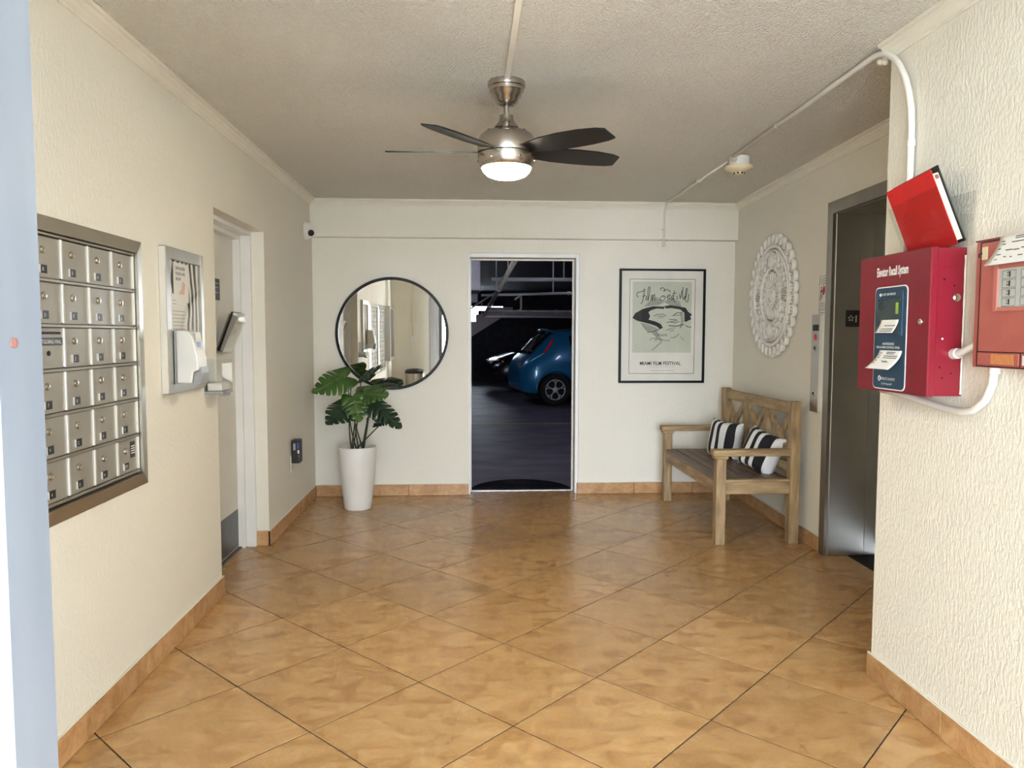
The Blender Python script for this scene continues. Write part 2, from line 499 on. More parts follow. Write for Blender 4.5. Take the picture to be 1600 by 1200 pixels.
def text(body, mat, parent, o, u, v, height, width=None, name='lettering', align='LEFT', shear=0.0, bold=0.0, depth=0.0004):
    """flat lettering: o = lower-left (or centre) anchor, u = reading direction, v = up"""
    cu = bpy.data.curves.new('txt', 'FONT')
    cu.body = body
    cu.size = 1.0
    cu.align_x = align
    cu.shear = shear
    cu.offset = bold
    cu.resolution_u = 2
    to = bpy.data.objects.new('txt', cu)
    COL.objects.link(to)
    bpy.context.view_layer.update()
    me0 = bpy.data.meshes.new_from_object(to.evaluated_get(bpy.context.evaluated_depsgraph_get()))
    bpy.data.objects.remove(to)
    bm = bmesh.new(); bm.from_mesh(me0)
    bpy.data.meshes.remove(me0)
    xs = [q.co.x for q in bm.verts]; ys = [q.co.y for q in bm.verts]
    if not xs:
        bm.free(); return None
    sc_y = height / 0.72
    sc_x = sc_y if width is None else width / (max(xs) - min(xs))
    u, v = Vector(u).normalized(), Vector(v).normalized()
    n = u.cross(v)
    xo = min(xs) if align == 'LEFT' else 0
    for q in bm.verts:
        q.co = Vector(o) + u * ((q.co.x - xo) * sc_x) + v * (q.co.y * sc_y) + n * depth
    mb = MB(); mb.bm.free(); mb.bm = bm
    return mb.build(name, mat, parent)

X, Yv, Z = Vector((1, 0, 0)), Vector((0, 1, 0)), Vector((0, 0, 1))

# ------------------------------------------------------------------ room dimensions (metres)
XL, XB, D, XN, CZ = -1.322, -1.311, 6.45, 1.64, 2.52
def xa(y):                                   # face of the slightly skewed alcove wall
    return 2.255 + 0.037 * (y - 4.6)

# ------------------------------------------------------------------ structure
# floor: grout bed with every tile laid diagonally on it
fl = struct(MB().box(-1.56, 2.62, 0.25, 6.62, -0.12, -0.0014).build('floor', 'grout'))
HD = 0.3592
def clip(poly, ax, val, keep_less):
    out = []
    for i in range(len(poly)):
        a, b = poly[i], poly[(i + 1) % len(poly)]
        ia = (a[ax] <= val) == keep_less or a[ax] == val
        ib = (b[ax] <= val) == keep_less or b[ax] == val
        if ia: out.append(a)
        if ia != ib:
            t = (val - a[ax]) / (b[ax] - a[ax])
            out.append((a[0] + t * (b[0] - a[0]), a[1] + t * (b[1] - a[1])))
    return out
def area(p):
    return 0.5 * abs(sum(p[i][0] * p[(i + 1) % len(p)][1] - p[(i + 1) % len(p)][0] * p[i][1] for i in range(len(p))))
whole = None
for i in range(-6, 9):
    for j in range(-12, 9):
        if (i + j) % 2 == 0:
            continue
        cx, cy = 0.156 + i * HD, 4.013 + j * HD
        g = HD - 0.0040
        poly = [(cx + g, cy), (cx, cy + g), (cx - g, cy), (cx, cy - g)]
        full = True
        for ax, val, kl in ((0, -1.53, False), (0, 2.40, True), (1, 0.30, False), (1, 6.615, True)):
            if any((p[ax] > val) == kl for p in poly): full = False
            poly = clip(poly, ax, val, kl)
            if len(poly) < 3: break
        if len(poly) < 3 or area(poly) < 0.002:
            continue
        if cx - HD > 1.66 and cy + HD < 2.9:
            continue
        if full and whole is not None:
            t = whole.copy(); COL.objects.link(t)
            t.location = Vector((cx, cy, -0.006)) - ORG['floor']
            continue
        mb = MB()
        ce = Vector((sum(p[0] for p in poly) / len(poly), sum(p[1] for p in poly) / len(poly), 0))
        lo = mb.ring([(p[0], p[1], -0.009) for p in poly])
        mi = mb.ring([(p[0], p[1], -0.0004) for p in poly])
        hi = mb.ring([Vector((p[0], p[1], 0)) + (ce - Vector((p[0], p[1], 0))).normalized() * 0.0012 for p in poly])
        mb.skin([lo, mi, hi])
        t = mb.build('tile', 'tile', fl, origin=(cx, cy, -0.006) if full else None)
        if full: whole = t

# walls
mb = MB()
mb.box(-1.66, XL, 0.42, 4.0, 0, CZ).box(-1.66, XL, 4.95, D, 0, CZ).box(-1.66, XL, 4.0, 4.95, 2.055, CZ)
mb.box(-1.66, -1.56, 4.0, 4.95, 0, 2.055)
struct(mb.build('wall_left', 'wall'))
mb = MB()
mb.box(-1.66, -0.004, D, 6.62, 0, 2.75).box(0.956, 2.75, D, 6.62, 0, 2.75).box(-0.004, 0.956, D, 6.62, 2.098, 2.75)
struct(mb.build('wall_back', 'wall'))
struct(box('wall_back_beam', 'wall', None, XL, xa(6.4), 6.37, D, 2.212, CZ, 0.004))
mb = MB()
mb.box(XN, 2.75, 0.42, 2.886, 0, CZ, 0.006)
struct(mb.build('wall_right', 'wall'))
mb = MB()
def skewblock(mb, ya, yb, za, zb, back=2.75):
    mb.prism([(xa(ya), ya), (back, ya), (back, yb), (xa(yb), yb)], (0, 0, za), X, Yv, zb - za)
skewblock(mb, 4.60, D, 0, CZ)
skewblock(mb, 3.40, 4.60, 2.215, CZ)
skewblock(mb, 2.886, 3.40, 0, CZ)
struct(mb.build('wall_alcove', 'wall'))
mb = MB()
mb.box(-1.66, -0.66, 0.25, 0.42, 0, CZ).box(-0.66, XN, 0.25, 0.42, 2.36, CZ)
struct(mb.build('wall_front', 'wall'))
struct(box('ceiling', 'ceil', None, -1.66, 2.75, 0.25, D, CZ, 2.72))

# crown mouldings
def crown(name, p0, p1, nrm):
    p0, p1, n = Vector(p0), Vector(p1), Vector(nrm)
    prof = [(0, 0), (0.007, 0), (0.010, 0.010), (0.016, 0.014), (0.026, 0.026), (0.036, 0.032), (0.041, 0.041), (0.052, 0.043), (0.055, 0.055), (0, 0.055)]
    mb = MB()
    rings = [mb.ring([p + n * a + Z * (b + CZ - 0.055) for a, b in prof]) for p in (p0, p1)]
    mb.skin(rings)
    return struct(mb.build(name, 'paint'))
crown('trim_1', (XL, 0.42, 0), (XL, 6.37, 0), (1, 0, 0))
crown('trim_2', (XL, 6.37, 0), (xa(6.37), 6.37, 0), (0, -1, 0))
crown('trim_3', (xa(2.89), 2.89, 0), (xa(6.37), 6.37, 0), (-1, 0.037, 0))
crown('trim_4', (XN, 0.42, 0), (XN, 2.886, 0), (-1, 0, 0))

# baseboards: separate tiles
def baseboard(name, p0, p1, nrm, joints, h=0.098, th=0.011):
    p0, p1, n = Vector(p0), Vector(p1), Vector(nrm).normalized()
    L = (p1 - p0).length
    t = (p1 - p0) / L
    root = sempty(name, (p0 + p1) / 2)
    js = [0] + [j for j in joints if 0 < j < L] + [L]
    for a, b in zip(js[:-1], js[1:]):
        c = p0 + t * ((a + b) / 2) + n * (th / 2) + Z * (h / 2 + 0.001)
        rot = Matrix((t, n, Z)).transposed()
        MB().obox(c, (b - a - 0.003, th, h - random.random() * 0.003), rot, 0.0015).build('tile', 'btile', root)
    MB().obox((p0 + p1) / 2 + n * (th * 0.35) + Z * (h / 2), (L, th * 0.7, h - 0.004), Matrix((t, n, Z)).transposed()).build('grout_backing', 'grout', root)
    # painted-over caulk bead on top
    MB().obox((p0 + p1) / 2 + n * (th * 0.4) + Z * (h + 0.003), (L, th * 0.8, 0.005), Matrix((t, n, Z)).transposed(), 0.001).build('caulk_bead', 'paint', root)
    return root
baseboard('baseboard_left', (XL, 0.43, 0), (XL, 4.015, 0), (1, 0, 0), [0.124, 0.632, 1.14, 1.63, 2.126, 2.618, 3.128])
baseboard('baseboard_left_far', (XL, 4.94, 0), (XL, 6.438, 0), (1, 0, 0), [0.508, 1.016])
baseboard('baseboard_left_return', (-1.40, 4.95, 0), (XL - 0.002, 4.95, 0), (0, -1, 0), [])
baseboard('baseboard_back_left', (-1.31, D, 0), (-0.006, D, 0), (0, -1, 0), [0.277, 0.785])
baseboard('baseboard_back_right', (0.946, D, 0), (xa(6.43), D, 0), (0, -1, 0), [0.51, 1.034])
baseboard('baseboard_alcove', (xa(4.605), 4.605, 0), (xa(6.43), 6.43, 0), (-1, 0.037, 0), [0.38, 0.888, 1.396])
baseboard('baseboard_right', (XN, 0.43, 0), (XN, 2.895, 0), (-1, 0, 0), [0.45, 0.96, 1.47, 1.98])

# ------------------------------------------------------------------ left service door
d1 = sempty('door_1', (-1.5, 4.475, 0))
tag(d1, 'cream painted service door recessed in left wall')
box('door_leaf', 'door', d1, -1.545, -1.505, 4.055, 4.895, 0.012, 2.0)
kp = box('kick_plate', 'kick', d1, -1.505, -1.5025, 4.075, 4.885, 0.02, 0.262)
tag(kp, 'dark metal kick plate')
for ya, yb, yc in ((4.895, 4.92, 4.95), (4.055, 4.03, 4.0)):
    mb = MB()
    mb.box(-1.555, -1.462, min(ya, yc), max(ya, yc), 0, 2.055, 0.002)
    mb.box(-1.462, -1.40, min(yb, yc), max(yb, yc), 0, 2.055, 0.002)
    mb.build('jamb', 'white', d1)
mb = MB()
mb.box(-1.555, -1.462, 4.055, 4.895, 2.0, 2.055, 0.002).box(-1.462, -1.40, 4.03, 4.92, 2.028, 2.055, 0.002)
mb.build('door_head', 'white', d1)
box('threshold', 'kick', d1, -1.56, -1.485, 4.055, 4.895, 0, 0.012, 0.002)
sp = box('sign_plate', 'plate', d1, -1.505, -1.501, 4.50, 4.625, 1.60, 1.728, 0.001)
mb = MB()
for z_ in (1.70, 1.675, 1.645):
    mb.ribbon([(-1.5008, 4.53, z_), (-1.5008, 4.60, z_)], 0.006, (1, 0, 0))
mb.build('raised_line', 'gray', sp)

# ------------------------------------------------------------------ garage doorway frame
d2_ = sempty('door_2', (0.47, 6.54, 0))
for xa0, xa1 in ((-0.004, 0.012), (0.928, 0.956)):
    box('jamb', 'white', d2_, xa0, xa1, 6.462, 6.64, 0, 2.098, 0.003)
box('door_head', 'white', d2_, 0.012, 0.928, 6.462, 6.64, 2.06, 2.098, 0.003)
mb = MB()
mb.box(0.012, 0.022, 6.60, 6.64, 0, 2.06).box(0.918, 0.928, 6.60, 6.64, 0, 2.06).box(0.022, 0.918, 6.60, 6.64, 2.048, 2.06)
mb.build('door_stop', 'paint', d2_)
box('threshold_strip', 'aluw', d2_, 0.012, 0.928, 6.605, 6.64, -0.002, 0.004, 0.001)

# ------------------------------------------------------------------ elevator entrance
d3 = sempty('door_3', (2.26, 4.1, 0))
tag(d3, 'brushed steel elevator entrance with deep return and closed doors')
mb = MB()
mb.prism([(xa(4.6) - 0.012, 4.60), (xa(4.525) - 0.012, 4.525), (2.40, 4.525), (2.40, 4.60)], (0, 0, 0), X, Yv, 2.145)
mb.build('frame_jamb', 'steelf', d3)
mb = MB()
mb.prism([(xa(3.42) - 0.012, 3.42), (xa(4.6) - 0.012, 4.60), (2.40, 4.60), (2.40, 3.42)], (0, 0, 2.145), X, Yv, 0.075)
mb.build('frame_header', 'steelf', d3)
mb = MB()
mb.prism([(xa(3.42) - 0.012, 3.42), (xa(3.5) - 0.012, 3.50), (2.40, 3.50), (2.40, 3.42)], (0, 0, 0), X, Yv, 2.145)
mb.build('frame_jamb', 'steelf', d3)
box('return_panel', 'steel', d3, 2.262, 2.497, 4.517, 4.56, 0.004, 2.142, 0.002)
box('door_edge_panel', 'steeld', d3, 2.501, 2.652, 4.523, 4.56, 0.004, 2.142, 0.002)
struct(box('added_shaft_wall', 'concw', None, 2.76, 2.86, 3.2, 4.8, 0, 2.6))  # unseen wall added to keep sky light from leaking around the doors
box('frame_soffit', 'steel', d3, 2.262, 2.74, 3.42, 4.59, 2.142, 2.16)
for a, b in ((4.005, 4.59), (3.41, 4.0)):
    box('door_panel', 'steeld', d3, 2.655, 2.69, a, b, 0.012, 2.142, 0.003)
box('sill', 'blackm', d3, 2.395, 2.66, 3.45, 4.517, -0.004, 0.003)
fp = box('floor_plate', 'black', d3, 2.333, 2.437, 4.5125, 4.517, 1.449, 1.553, 0.002)
st = []
for k in range(10):
    r = 0.020 if k % 2 == 0 else 0.0085
    a = math.pi / 2 + k * math.pi / 5
    st.append((2.366 + r * math.cos(a), 4.512, 1.502 + r * math.sin(a)))
mb = MB()
for k in range(10):
    mb.tube([st[k], st[(k + 1) % 10]], 0.0012, 5)
mb.build('star', 'print', fp)
text('1', 'print', fp, (2.396, 4.512, 1.478), X, Z, 0.045)

# ------------------------------------------------------------------ building beyond: garage
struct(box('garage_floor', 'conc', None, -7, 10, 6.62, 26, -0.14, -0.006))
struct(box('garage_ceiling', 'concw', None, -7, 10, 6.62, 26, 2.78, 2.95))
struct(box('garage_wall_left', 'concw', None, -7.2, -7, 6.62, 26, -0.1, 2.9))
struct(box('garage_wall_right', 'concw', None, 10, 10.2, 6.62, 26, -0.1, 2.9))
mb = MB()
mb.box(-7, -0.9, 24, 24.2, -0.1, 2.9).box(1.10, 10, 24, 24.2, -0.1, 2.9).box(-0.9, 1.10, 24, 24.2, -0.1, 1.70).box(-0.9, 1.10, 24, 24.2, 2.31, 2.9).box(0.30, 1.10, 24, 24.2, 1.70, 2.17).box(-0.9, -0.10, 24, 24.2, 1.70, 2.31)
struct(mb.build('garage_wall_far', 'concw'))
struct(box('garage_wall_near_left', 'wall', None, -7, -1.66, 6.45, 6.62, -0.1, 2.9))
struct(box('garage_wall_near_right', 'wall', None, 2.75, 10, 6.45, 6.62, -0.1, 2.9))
mb = MB()
mb.box(-0.9, 0.14, 8.9, 9.5, 1.92, 2.78, 0.01)
struct(mb.build('garage_beam_near', 'concl'))
mb = MB(); mb.box(-1.6, 0.125, 10.6, 11.2, 1.86, 2.78, 0.01)
struct(mb.build('garage_beam_far', 'concl'))
mb = MB(); mb.box(0.78, 6, 16.9, 17.3, 1.78, 1.92, 0.01)
struct(mb.build('garage_cross_beam', 'concl'))
ln = box('floor_line', 'yellow', None, -4, 8, 11.66, 11.76, -0.006, -0.003)
struct(ln)
struct(box('added_porch_ceiling', 'ceil', None, -3.2, 2.75, -3.6, 0.25, 2.56, 2.75))  # porch added out of view; its roof cuts the high sky light
struct(box('added_porch_wall_right', 'wall', None, XN, 2.75, -3.6, -0.95, 0, 2.56))  # added porch side, limits daylight reaching the left wall
struct(box('added_porch_wall_left', 'wall', None, -2.0, -1.66, -3.6, 0.25, 0, 2.56))  # added porch side, limits daylight reaching the right wall
struct(box('added_porch_front_left', 'wall', None, -3.2, -1.66, 0.25, 0.42, 0, 2.72))  # belongs to the added, unseen porch
struct(box('pavement', 'pave', None, -40, 40, -60, 0.25, -0.2, -0.01))

# ------------------------------------------------------------------ ceiling fan
FX, FY = 0.17, 3.40
fan = thing('ceiling_fan', (FX, FY, 2.10), 'brushed nickel ceiling fan with black blades and a glowing bowl light', 'ceiling fan')
P = lambda z: (FX, FY, z)
mb = MB()
mb.lathe([(0.050, 2.52), (0.083, 2.519), (0.085, 2.508), (0.083, 2.496), (0.078, 2.492), (0.077, 2.478), (0.072, 2.474), (0.066, 2.455), (0.060, 2.451), (0.052, 2.432), (0.040, 2.420), (0.030, 2.418), (0.028, 2.424)][::-1], P(0), 40)
mb.build('canopy', 'nickel', fan, True, auto=40)
MB().cyl(P(2.35), P(2.43), 0.0125, seg=20).build('downrod', 'nickel', fan, True, auto=40)
mb = MB()
mb.lathe([(0.128, 2.205), (0.130, 2.215), (0.130, 2.262), (0.127, 2.268), (0.120, 2.282), (0.100, 2.297), (0.072, 2.305), (0.060, 2.312), (0.053, 2.325), (0.046, 2.333), (0.036, 2.345), (0.031, 2.362), (0.031, 2.372), (0.020, 2.374)], P(0), 48)
mh = mb.build('motor_housing', 'nickel', fan, True, auto=40)
for k in range(8):
    a = math.radians(k * 45 - 70)
    MB().obox((FX + 0.088 * math.cos(a), FY + 0.088 * math.sin(a), 2.3025), (0.006, 0.03, 0.003), Matrix.Rotation(a, 3, 'Z')).build('vent_slot', 'blackm', mh)
mb = MB()
mb.lathe([(0.1265, 2.2), (0.1265, 2.207)], P(0), 48)
mb.build('gap_ring', 'blackm', fan, True, auto=40)
mb = MB()
mb.lathe([(0.108, 2.140), (0.117, 2.146), (0.124, 2.162), (0.128, 2.182), (0.129, 2.200), (0.12, 2.202)], P(0), 48)
mb.build('light_fitter', 'nickel', fan, True, auto=40)
for a in (-65, -10, 55, 115, 175, 235):
    a = math.radians(a)
    v = Vector((math.cos(a), math.sin(a), 0))
    MB().lathe([(0.006, 0), (0.006, 0.004), (0.003, 0.007)], Vector(P(2.172)) + v * 0.124, 10, v).build('thumb_screw', 'chrome', fan)
mb = MB()
mb.lathe([(0.0005, 2.092), (0.03, 2.0935), (0.06, 2.099), (0.088, 2.110), (0.104, 2.126), (0.112, 2.143), (0.112, 2.150), (0.05, 2.152)], P(0), 40)
mb.build('glass_bowl', 'lamp', fan, True)
for ang in (12, 82, 177, 231, 317):
    a = math.radians(ang)
    rd = Vector((math.cos(a), math.sin(a), 0)); tg = Vector((-math.sin(a), math.cos(a), 0))
    mb = MB()
    rings = []
    for r, wd in ((0.115, 0.040), (0.15, 0.052), (0.22, 0.068), (0.32, 0.076), (0.42, 0.074), (0.50, 0.062), (0.535, 0.046)):
        pitch = math.radians(-13)
        tw = tg * math.cos(pitch) + Z * math.sin(pitch)
        nn = rd.cross(tw)
        cc = Vector((FX, FY, 2.211)) + rd * r + Z * (0.006 * (r - 0.1))
        off = 0.02 * (r / 0.53) ** 2
        hw = wd
        rings.append(mb.ring([cc + tw * (-hw + off) - nn * 0.003, cc + tw * (hw * 0.8 + off) - nn * 0.003, cc + tw * (hw * 0.8 + off) + nn * 0.003, cc + tw * (-hw + off) + nn * 0.003]))
    mb.skin(rings)
    mb.build('blade', 'blade', fan)
mb = MB(); mb.box(0.157, 0.183, 0.9, 3.35, 2.508, CZ, 0.002)
tag(mb.build('cable_raceway', 'pvcb'), 'flat painted cable raceway running along ceiling to the fan', 'raceway')

# ------------------------------------------------------------------ conduits and smoke detector
def arc(c, a, b, n=6):
    c, a, b = Vector(c), Vector(a), Vector(b)
    return [c + a * math.cos(t) + b * math.sin(t) for t in [math.pi / 2 * k / n for k in range(n + 1)]]
cd = thing('conduit', (1.62, 2.7, 1.69), 'white conduit bending from wall above red box onto ceiling', 'conduit')
pts = [(1.622, 2.70, 1.688), (1.622, 2.70, 2.0)]
for k in range(0, 9):
    t = math.pi / 2 * k / 8
    pts.append((1.622 - 0.012 * k / 8, 2.70 + 0.26 * (1 - math.cos(t)), 2.16 + 0.342 * math.sin(t)))
pts += [(1.628, 3.6, 2.503), (1.642, 4.62, 2.503)]
MB().tube(pts, 0.0125, 10).build('pipe', 'pvc', cd, True)
for p, ax in (((1.622, 2.70, 2.10), 'z'), ((1.633, 3.95, 2.503), 'y')):
    q = Vector(p); dv = Z * 0.012 if ax == 'z' else Yv * 0.012
    MB().cyl(q - dv, q + dv, 0.0155, seg=12).build('strap', 'pvc', cd)
mb = MB()
for k in range(5):
    mb.lathe([(0.001, -0.014), (0.012, -0.008), (0.015, 0.004), (0.008, 0.013), (0.001, 0.014)], (1.63 + 0.008 * (k % 2), 2.86 + 0.02 * k, 2.470 + 0.006 * (k % 3)), 8)
mb.build('foam_seal', 'paint', cd, True)
cd2 = thing('conduit', (1.65, 4.7, 2.2), 'thin painted conduit from smoke detector down the back wall beam', 'conduit')
pts = [(1.66, 4.78, 2.508), (1.668, 6.25, 2.508)]
for k in range(1, 7):
    t = math.pi / 2 * k / 6
    pts.append((1.668, 6.25 + 0.105 * math.sin(t), 2.508 - 0.09 * (1 - math.cos(t))))
pts += [(1.668, 6.355, 2.21), (1.668, 6.36, 2.17)]
MB().tube(pts, 0.0085, 8).build('pipe', 'pvcb', cd2, True)
MB().lathe([(0.009, 0), (0.016, -0.012), (0.014, -0.02), (0.004, -0.022)], (1.668, 6.36, 2.178), 12).build('end_fitting', 'pvcb', cd2, True)
for y in (5.4,):
    MB().box(1.648, 1.682, y - 0.01, y + 0.01, 2.50, CZ, 0.002).build('strap', 'pvcb', cd2)
MB().box(1.65, 1.686, 6.348, 6.37, 2.29, 2.305, 0.002).build('strap', 'pvcb', cd2)
sd = thing('smoke_detector', (1.708, 4.70, 2.41), 'round yellowed smoke detector under white ceiling box', 'smoke detector')
MB().lathe([(0.05, 2.52), (0.064, 2.518), (0.064, 2.462), (0.05, 2.46)][::-1], (1.708, 4.70, 0), 28).build('junction_box', 'pvc', sd, True, auto=40)
MB().lathe([(0.02, 2.408), (0.03, 2.409), (0.034, 2.424), (0.05, 2.428), (0.083, 2.440), (0.089, 2.452), (0.086, 2.461), (0.06, 2.463)], (1.708, 4.70, 0), 36).build('detector_body', 'cream', sd, True, auto=50)
mb = MB()
for k in range(8):
    a = k * math.pi / 4 + 0.2
    mb.obox((1.708 + 0.0325 * math.cos(a), 4.70 + 0.0325 * math.sin(a), 2.416), (0.004, 0.014, 0.009), Matrix.Rotation(a, 3, 'Z'))
mb.build('sensor_slot', 'blackm', sd)
MB().tube([(1.65, 4.62, 2.50), (1.66, 4.66, 2.49)], 0.016, 10).build('connector', 'pvc', sd)

# ------------------------------------------------------------------ security camera
sc = thing('security_camera', (-1.29, 6.2, 2.15), 'white turret security camera high in the back left corner', 'camera')
mb = MB(); mb.lathe([(0.075, 0), (0.075, 0.012), (0.066, 0.03), (0.052, 0.045), (0.03, 0.055), (0.002, 0.058)], (XL, 6.20, 2.235), 28, (1, 0, 0))
mb.build('base', 'white', sc, True, auto=50)
v = Vector((0.45, -0.86, -0.22)).normalized(); p = Vector((-1.277, 6.17, 2.217))
mb = MB(); mb.lathe([(0.012, -0.04), (0.030, -0.03), (0.035, -0.01), (0.034, 0.018), (0.031, 0.024), (0.025, 0.024)], p, 24, v)
eye = mb.build('eyeball', 'white', sc, True, auto=40)
MB().lathe([(0.026, 0.022), (0.025, 0.027), (0.012, 0.030), (0.001, 0.031)], p, 20, v).build('lens', 'blackm', eye, True, auto=50)

# ------------------------------------------------------------------ round mirror
mc = Vector((-0.653, 0, 1.405))
mir = thing('round_mirror', (mc.x, D, 0.925), 'large round wall mirror in thin black frame above the plant', 'mirror')
mb = MB()
mb.lathe([(0.456, 0), (0.480, 0), (0.480, 0.026), (0.478, 0.028), (0.458, 0.028), (0.456, 0.026), (0.456, 0)], (mc.x, D - 0.003, mc.z), 96, (0, -1, 0), cap=False)
mb.build('frame', 'blackm', mir, True, auto=35)
mb = MB(); mb.lathe([(0.001, 0.004), (0.001, 0.012), (0.463, 0.012), (0.463, 0.004)], (mc.x, D - 0.003, mc.z), 96, (0, -1, 0), cap=False)
mb.build('mirror_glass', 'mirror', mir)
mir.rotation_euler = (0.0073, 0, -0.0039)

# ------------------------------------------------------------------ mailboxes
MBX0, MBX1 = 2.343, 3.027
mu = thing('mailbox_panel', (XL, 2.715, 0.79), 'aluminium mailbox panel with outgoing mail slot, next to notice board', 'mailbox', 'wall mailboxes')
fx = XL + 0.005
# sloped outer frame
def frame_rail(a, b, c, d_):
    mb = MB()
    mb.skin([mb.ring(a), mb.ring(b)])
    return mb.build('frame_rail', 'alu', mu)
y0, y1, z0, z1 = 2.262, 3.112, 0.788, 1.764
yi0, yi1, zi0, zi1 = 2.330, 3.034, 0.842, 1.713
o_, i_ = XL + 0.006, XL + 0.024
for (A, B, C_, D_) in ((((y0, z1)), ((y1, z1)), ((yi1, zi1)), ((yi0, zi1))), ((y1, z1), (y1, z0), (yi1, zi0), (yi1, zi1)), ((y1, z0), (y0, z0), (yi0, zi0), (yi1, zi0)), ((y0, z0), (y0, z1), (yi0, zi1), (yi0, zi0))):
    mb = MB()
    ra = [(XL, *A), (o_, *A), (i_, *D_), (XL, *D_)]
    rb = [(XL, *B), (o_, *B), (i_, *C_), (XL, *C_)]
    mb.skin([mb.ring(ra), mb.ring(rb)])
    mb.build('frame_rail', 'alu', mu)
box('back_panel', 'blackm', mu, XL, XL + 0.0015, yi0, yi1, zi0, zi1)
ZR = [1.702 - 0.1418 * k for k in range(7)]
cw = (MBX1 - MBX0) / 4
nums = [['B', '3', '6', '5'], ['D', 'E', '6', '6'], ['', '2', '4', '9'], ['7', '8', '6', '8'], ['9', '2', '5', '7'], ['4', '0', '4', '203']]
for r in range(6):
    for c in range(4):
        ya, yb = MBX0 + c * cw, MBX0 + (c + 1) * cw
        zt, zb = ZR[r] - 0.004, ZR[r + 1] + 0.010
        dr = box('mail_door', 'alu2', mu, XL + 0.001, fx, ya + 0.002, yb - 0.010, zb, zt, 0.001)
        cy = (ya + yb) / 2 - 0.004
        if r == 2 and c == 0:
            box('mail_slot', 'blackm', dr, fx - 0.001, fx + 0.0008, ya + 0.012, yb - 0.02, zt - 0.020, zt - 0.012)
            box('slot_lip', 'alu', dr, fx, fx + 0.006, ya + 0.010, yb - 0.018, zt - 0.012, zt - 0.008, 0.001)
            pl = box('number_plate', 'black', dr, fx, fx + 0.002, ya + 0.006, yb - 0.014, zt - 0.055, zt - 0.030)
            text('OUTGOING MAIL', 'print', pl, (fx + 0.0022, ya + 0.012, zt - 0.049), Yv, Z, 0.013, cw - 0.034)
            MB().lathe([(0.008, 0), (0.008, 0.003), (0.001, 0.003)], (fx, cy - 0.004, zb + 0.048), 14, (1, 0, 0)).build('lock', 'blackm', dr)
            continue
        MB().lathe([(0.0125, 0), (0.0125, 0.003), (0.0105, 0.007), (0.007, 0.0075), (0.0065, 0.006), (0.001, 0.006)], (fx, cy - 0.022, zt - 0.042), 16, (1, 0, 0)).build('lock', 'chrome', dr, True, auto=30)
        pl = box('number_plate', 'black', dr, fx, fx + 0.002, cy - 0.036, cy + 0.004, zb + 0.014, zb + 0.040)
        box('plate_edge', 'aluw', pl, fx, fx + 0.0045, cy - 0.0385, cy - 0.036, zb + 0.014, zb + 0.040)
        text(nums[r][c], 'print', pl, (fx + 0.0022, cy - 0.019 - 0.004 * len(nums[r][c]), zb + 0.021), Yv, Z, 0.012)
        if r == 5 and c == 3:
            st_ = box('sticker', 'black', dr, fx, fx + 0.001, cy + 0.022, cy + 0.062, zt - 0.075, zt - 0.012)
            mb = MB()
            for q in range(4):
                mb.ribbon([(fx + 0.0012, cy + 0.026, zt - 0.030 - q * 0.009), (fx + 0.0012, cy + 0.058, zt - 0.030 - q * 0.009)], 0.004, (1, 0, 0))
            mb.build('fine_print', 'print', st_)
for c in range(5):
    yy = MBX0 + c * cw
    for r in range(6):
        box('hinge_strip', 'aluw', mu, XL + 0.001, fx + 0.006, yy - 0.011, yy + 0.001, ZR[r + 1] + 0.012, ZR[r] - 0.003, 0.0015)
for r in range(7):
    box('row_rail', 'alu', mu, XL + 0.001, fx + 0.008, MBX0 - 0.012, MBX1, ZR[r] - 0.004 + (0.002 if r else 0.004), ZR[r] + 0.008, 0.002)
mu2 = copy_tree(mu, (0, -0.852, 0))
mu2['label'] = 'aluminium mailbox panel nearer the entrance, seen in the round mirror'

# display case nearer the entrance (seen in the mirror)
dc = thing('display_case', (XL, 1.05, 0.92), 'grey framed display case beside the mailboxes, seen in the mirror', 'display case')
mb = MB()
for a in ((0.80, 0.85, 0.92, 1.76), (1.28, 1.33, 0.92, 1.76), (0.85, 1.28, 0.92, 0.97), (0.85, 1.28, 1.71, 1.76)):
    mb.box(XL, XL + 0.085, *a, 0.003)
mb.build('frame', 'alu', dc)
box('backing', 'gray', dc, XL, XL + 0.01, 0.84, 1.29, 0.96, 1.72)
box('glass_pane', 'glass', dc, XL + 0.07, XL + 0.074, 0.84, 1.29, 0.96, 1.72)

# ------------------------------------------------------------------ notice board
nb = thing('notice_board', (XL, 3.515, 1.13), 'wall notice board with zebra print backing in grey metal frame', 'notice board')
bx = XL + 0.031
ya, yb, za, zb = 3.290, 3.742, 1.135, 1.775
for q in ((ya, ya + 0.05, za, zb), (yb - 0.035, yb, za, zb), (ya + 0.05, yb - 0.035, za, za + 0.042), (ya + 0.05, yb - 0.035, zb - 0.052, zb)):
    box('frame_rail', 'alu', nb, XL, bx, *q, 0.002)
box('side_cover', 'aluw', nb, XL + 0.002, bx - 0.004, ya - 0.0015, ya, za + 0.004, zb - 0.004)
box('backing', 'zebra', nb, XL, XL + 0.018, ya + 0.04, yb - 0.03, za + 0.03, zb - 0.04)
box('glass_pane', 'glass', nb, bx - 0.005, bx - 0.003, ya + 0.045, yb - 0.032, za + 0.038, zb - 0.046)
def paper_on(name, label, x, ya, yb, za, zb, lines, curl=0.0, group='notices in the board'):
    t = thing(name, (x, (ya + yb) / 2, za), label, 'paper', group)
    mb = MB()
    rings = []
    for k in range(7):
        f = k / 6
        zz = za + (zb - za) * f
        xx = x + curl * (1 - f) ** 2
        rings.append(mb.ring([(xx, ya, zz), (xx, yb, zz), (xx + 0.0006, yb, zz), (xx + 0.0006, ya, zz)]))
    mb.skin(rings)
    mb.build('sheet', 'paper', t)
    return t
xp = XL + 0.0185
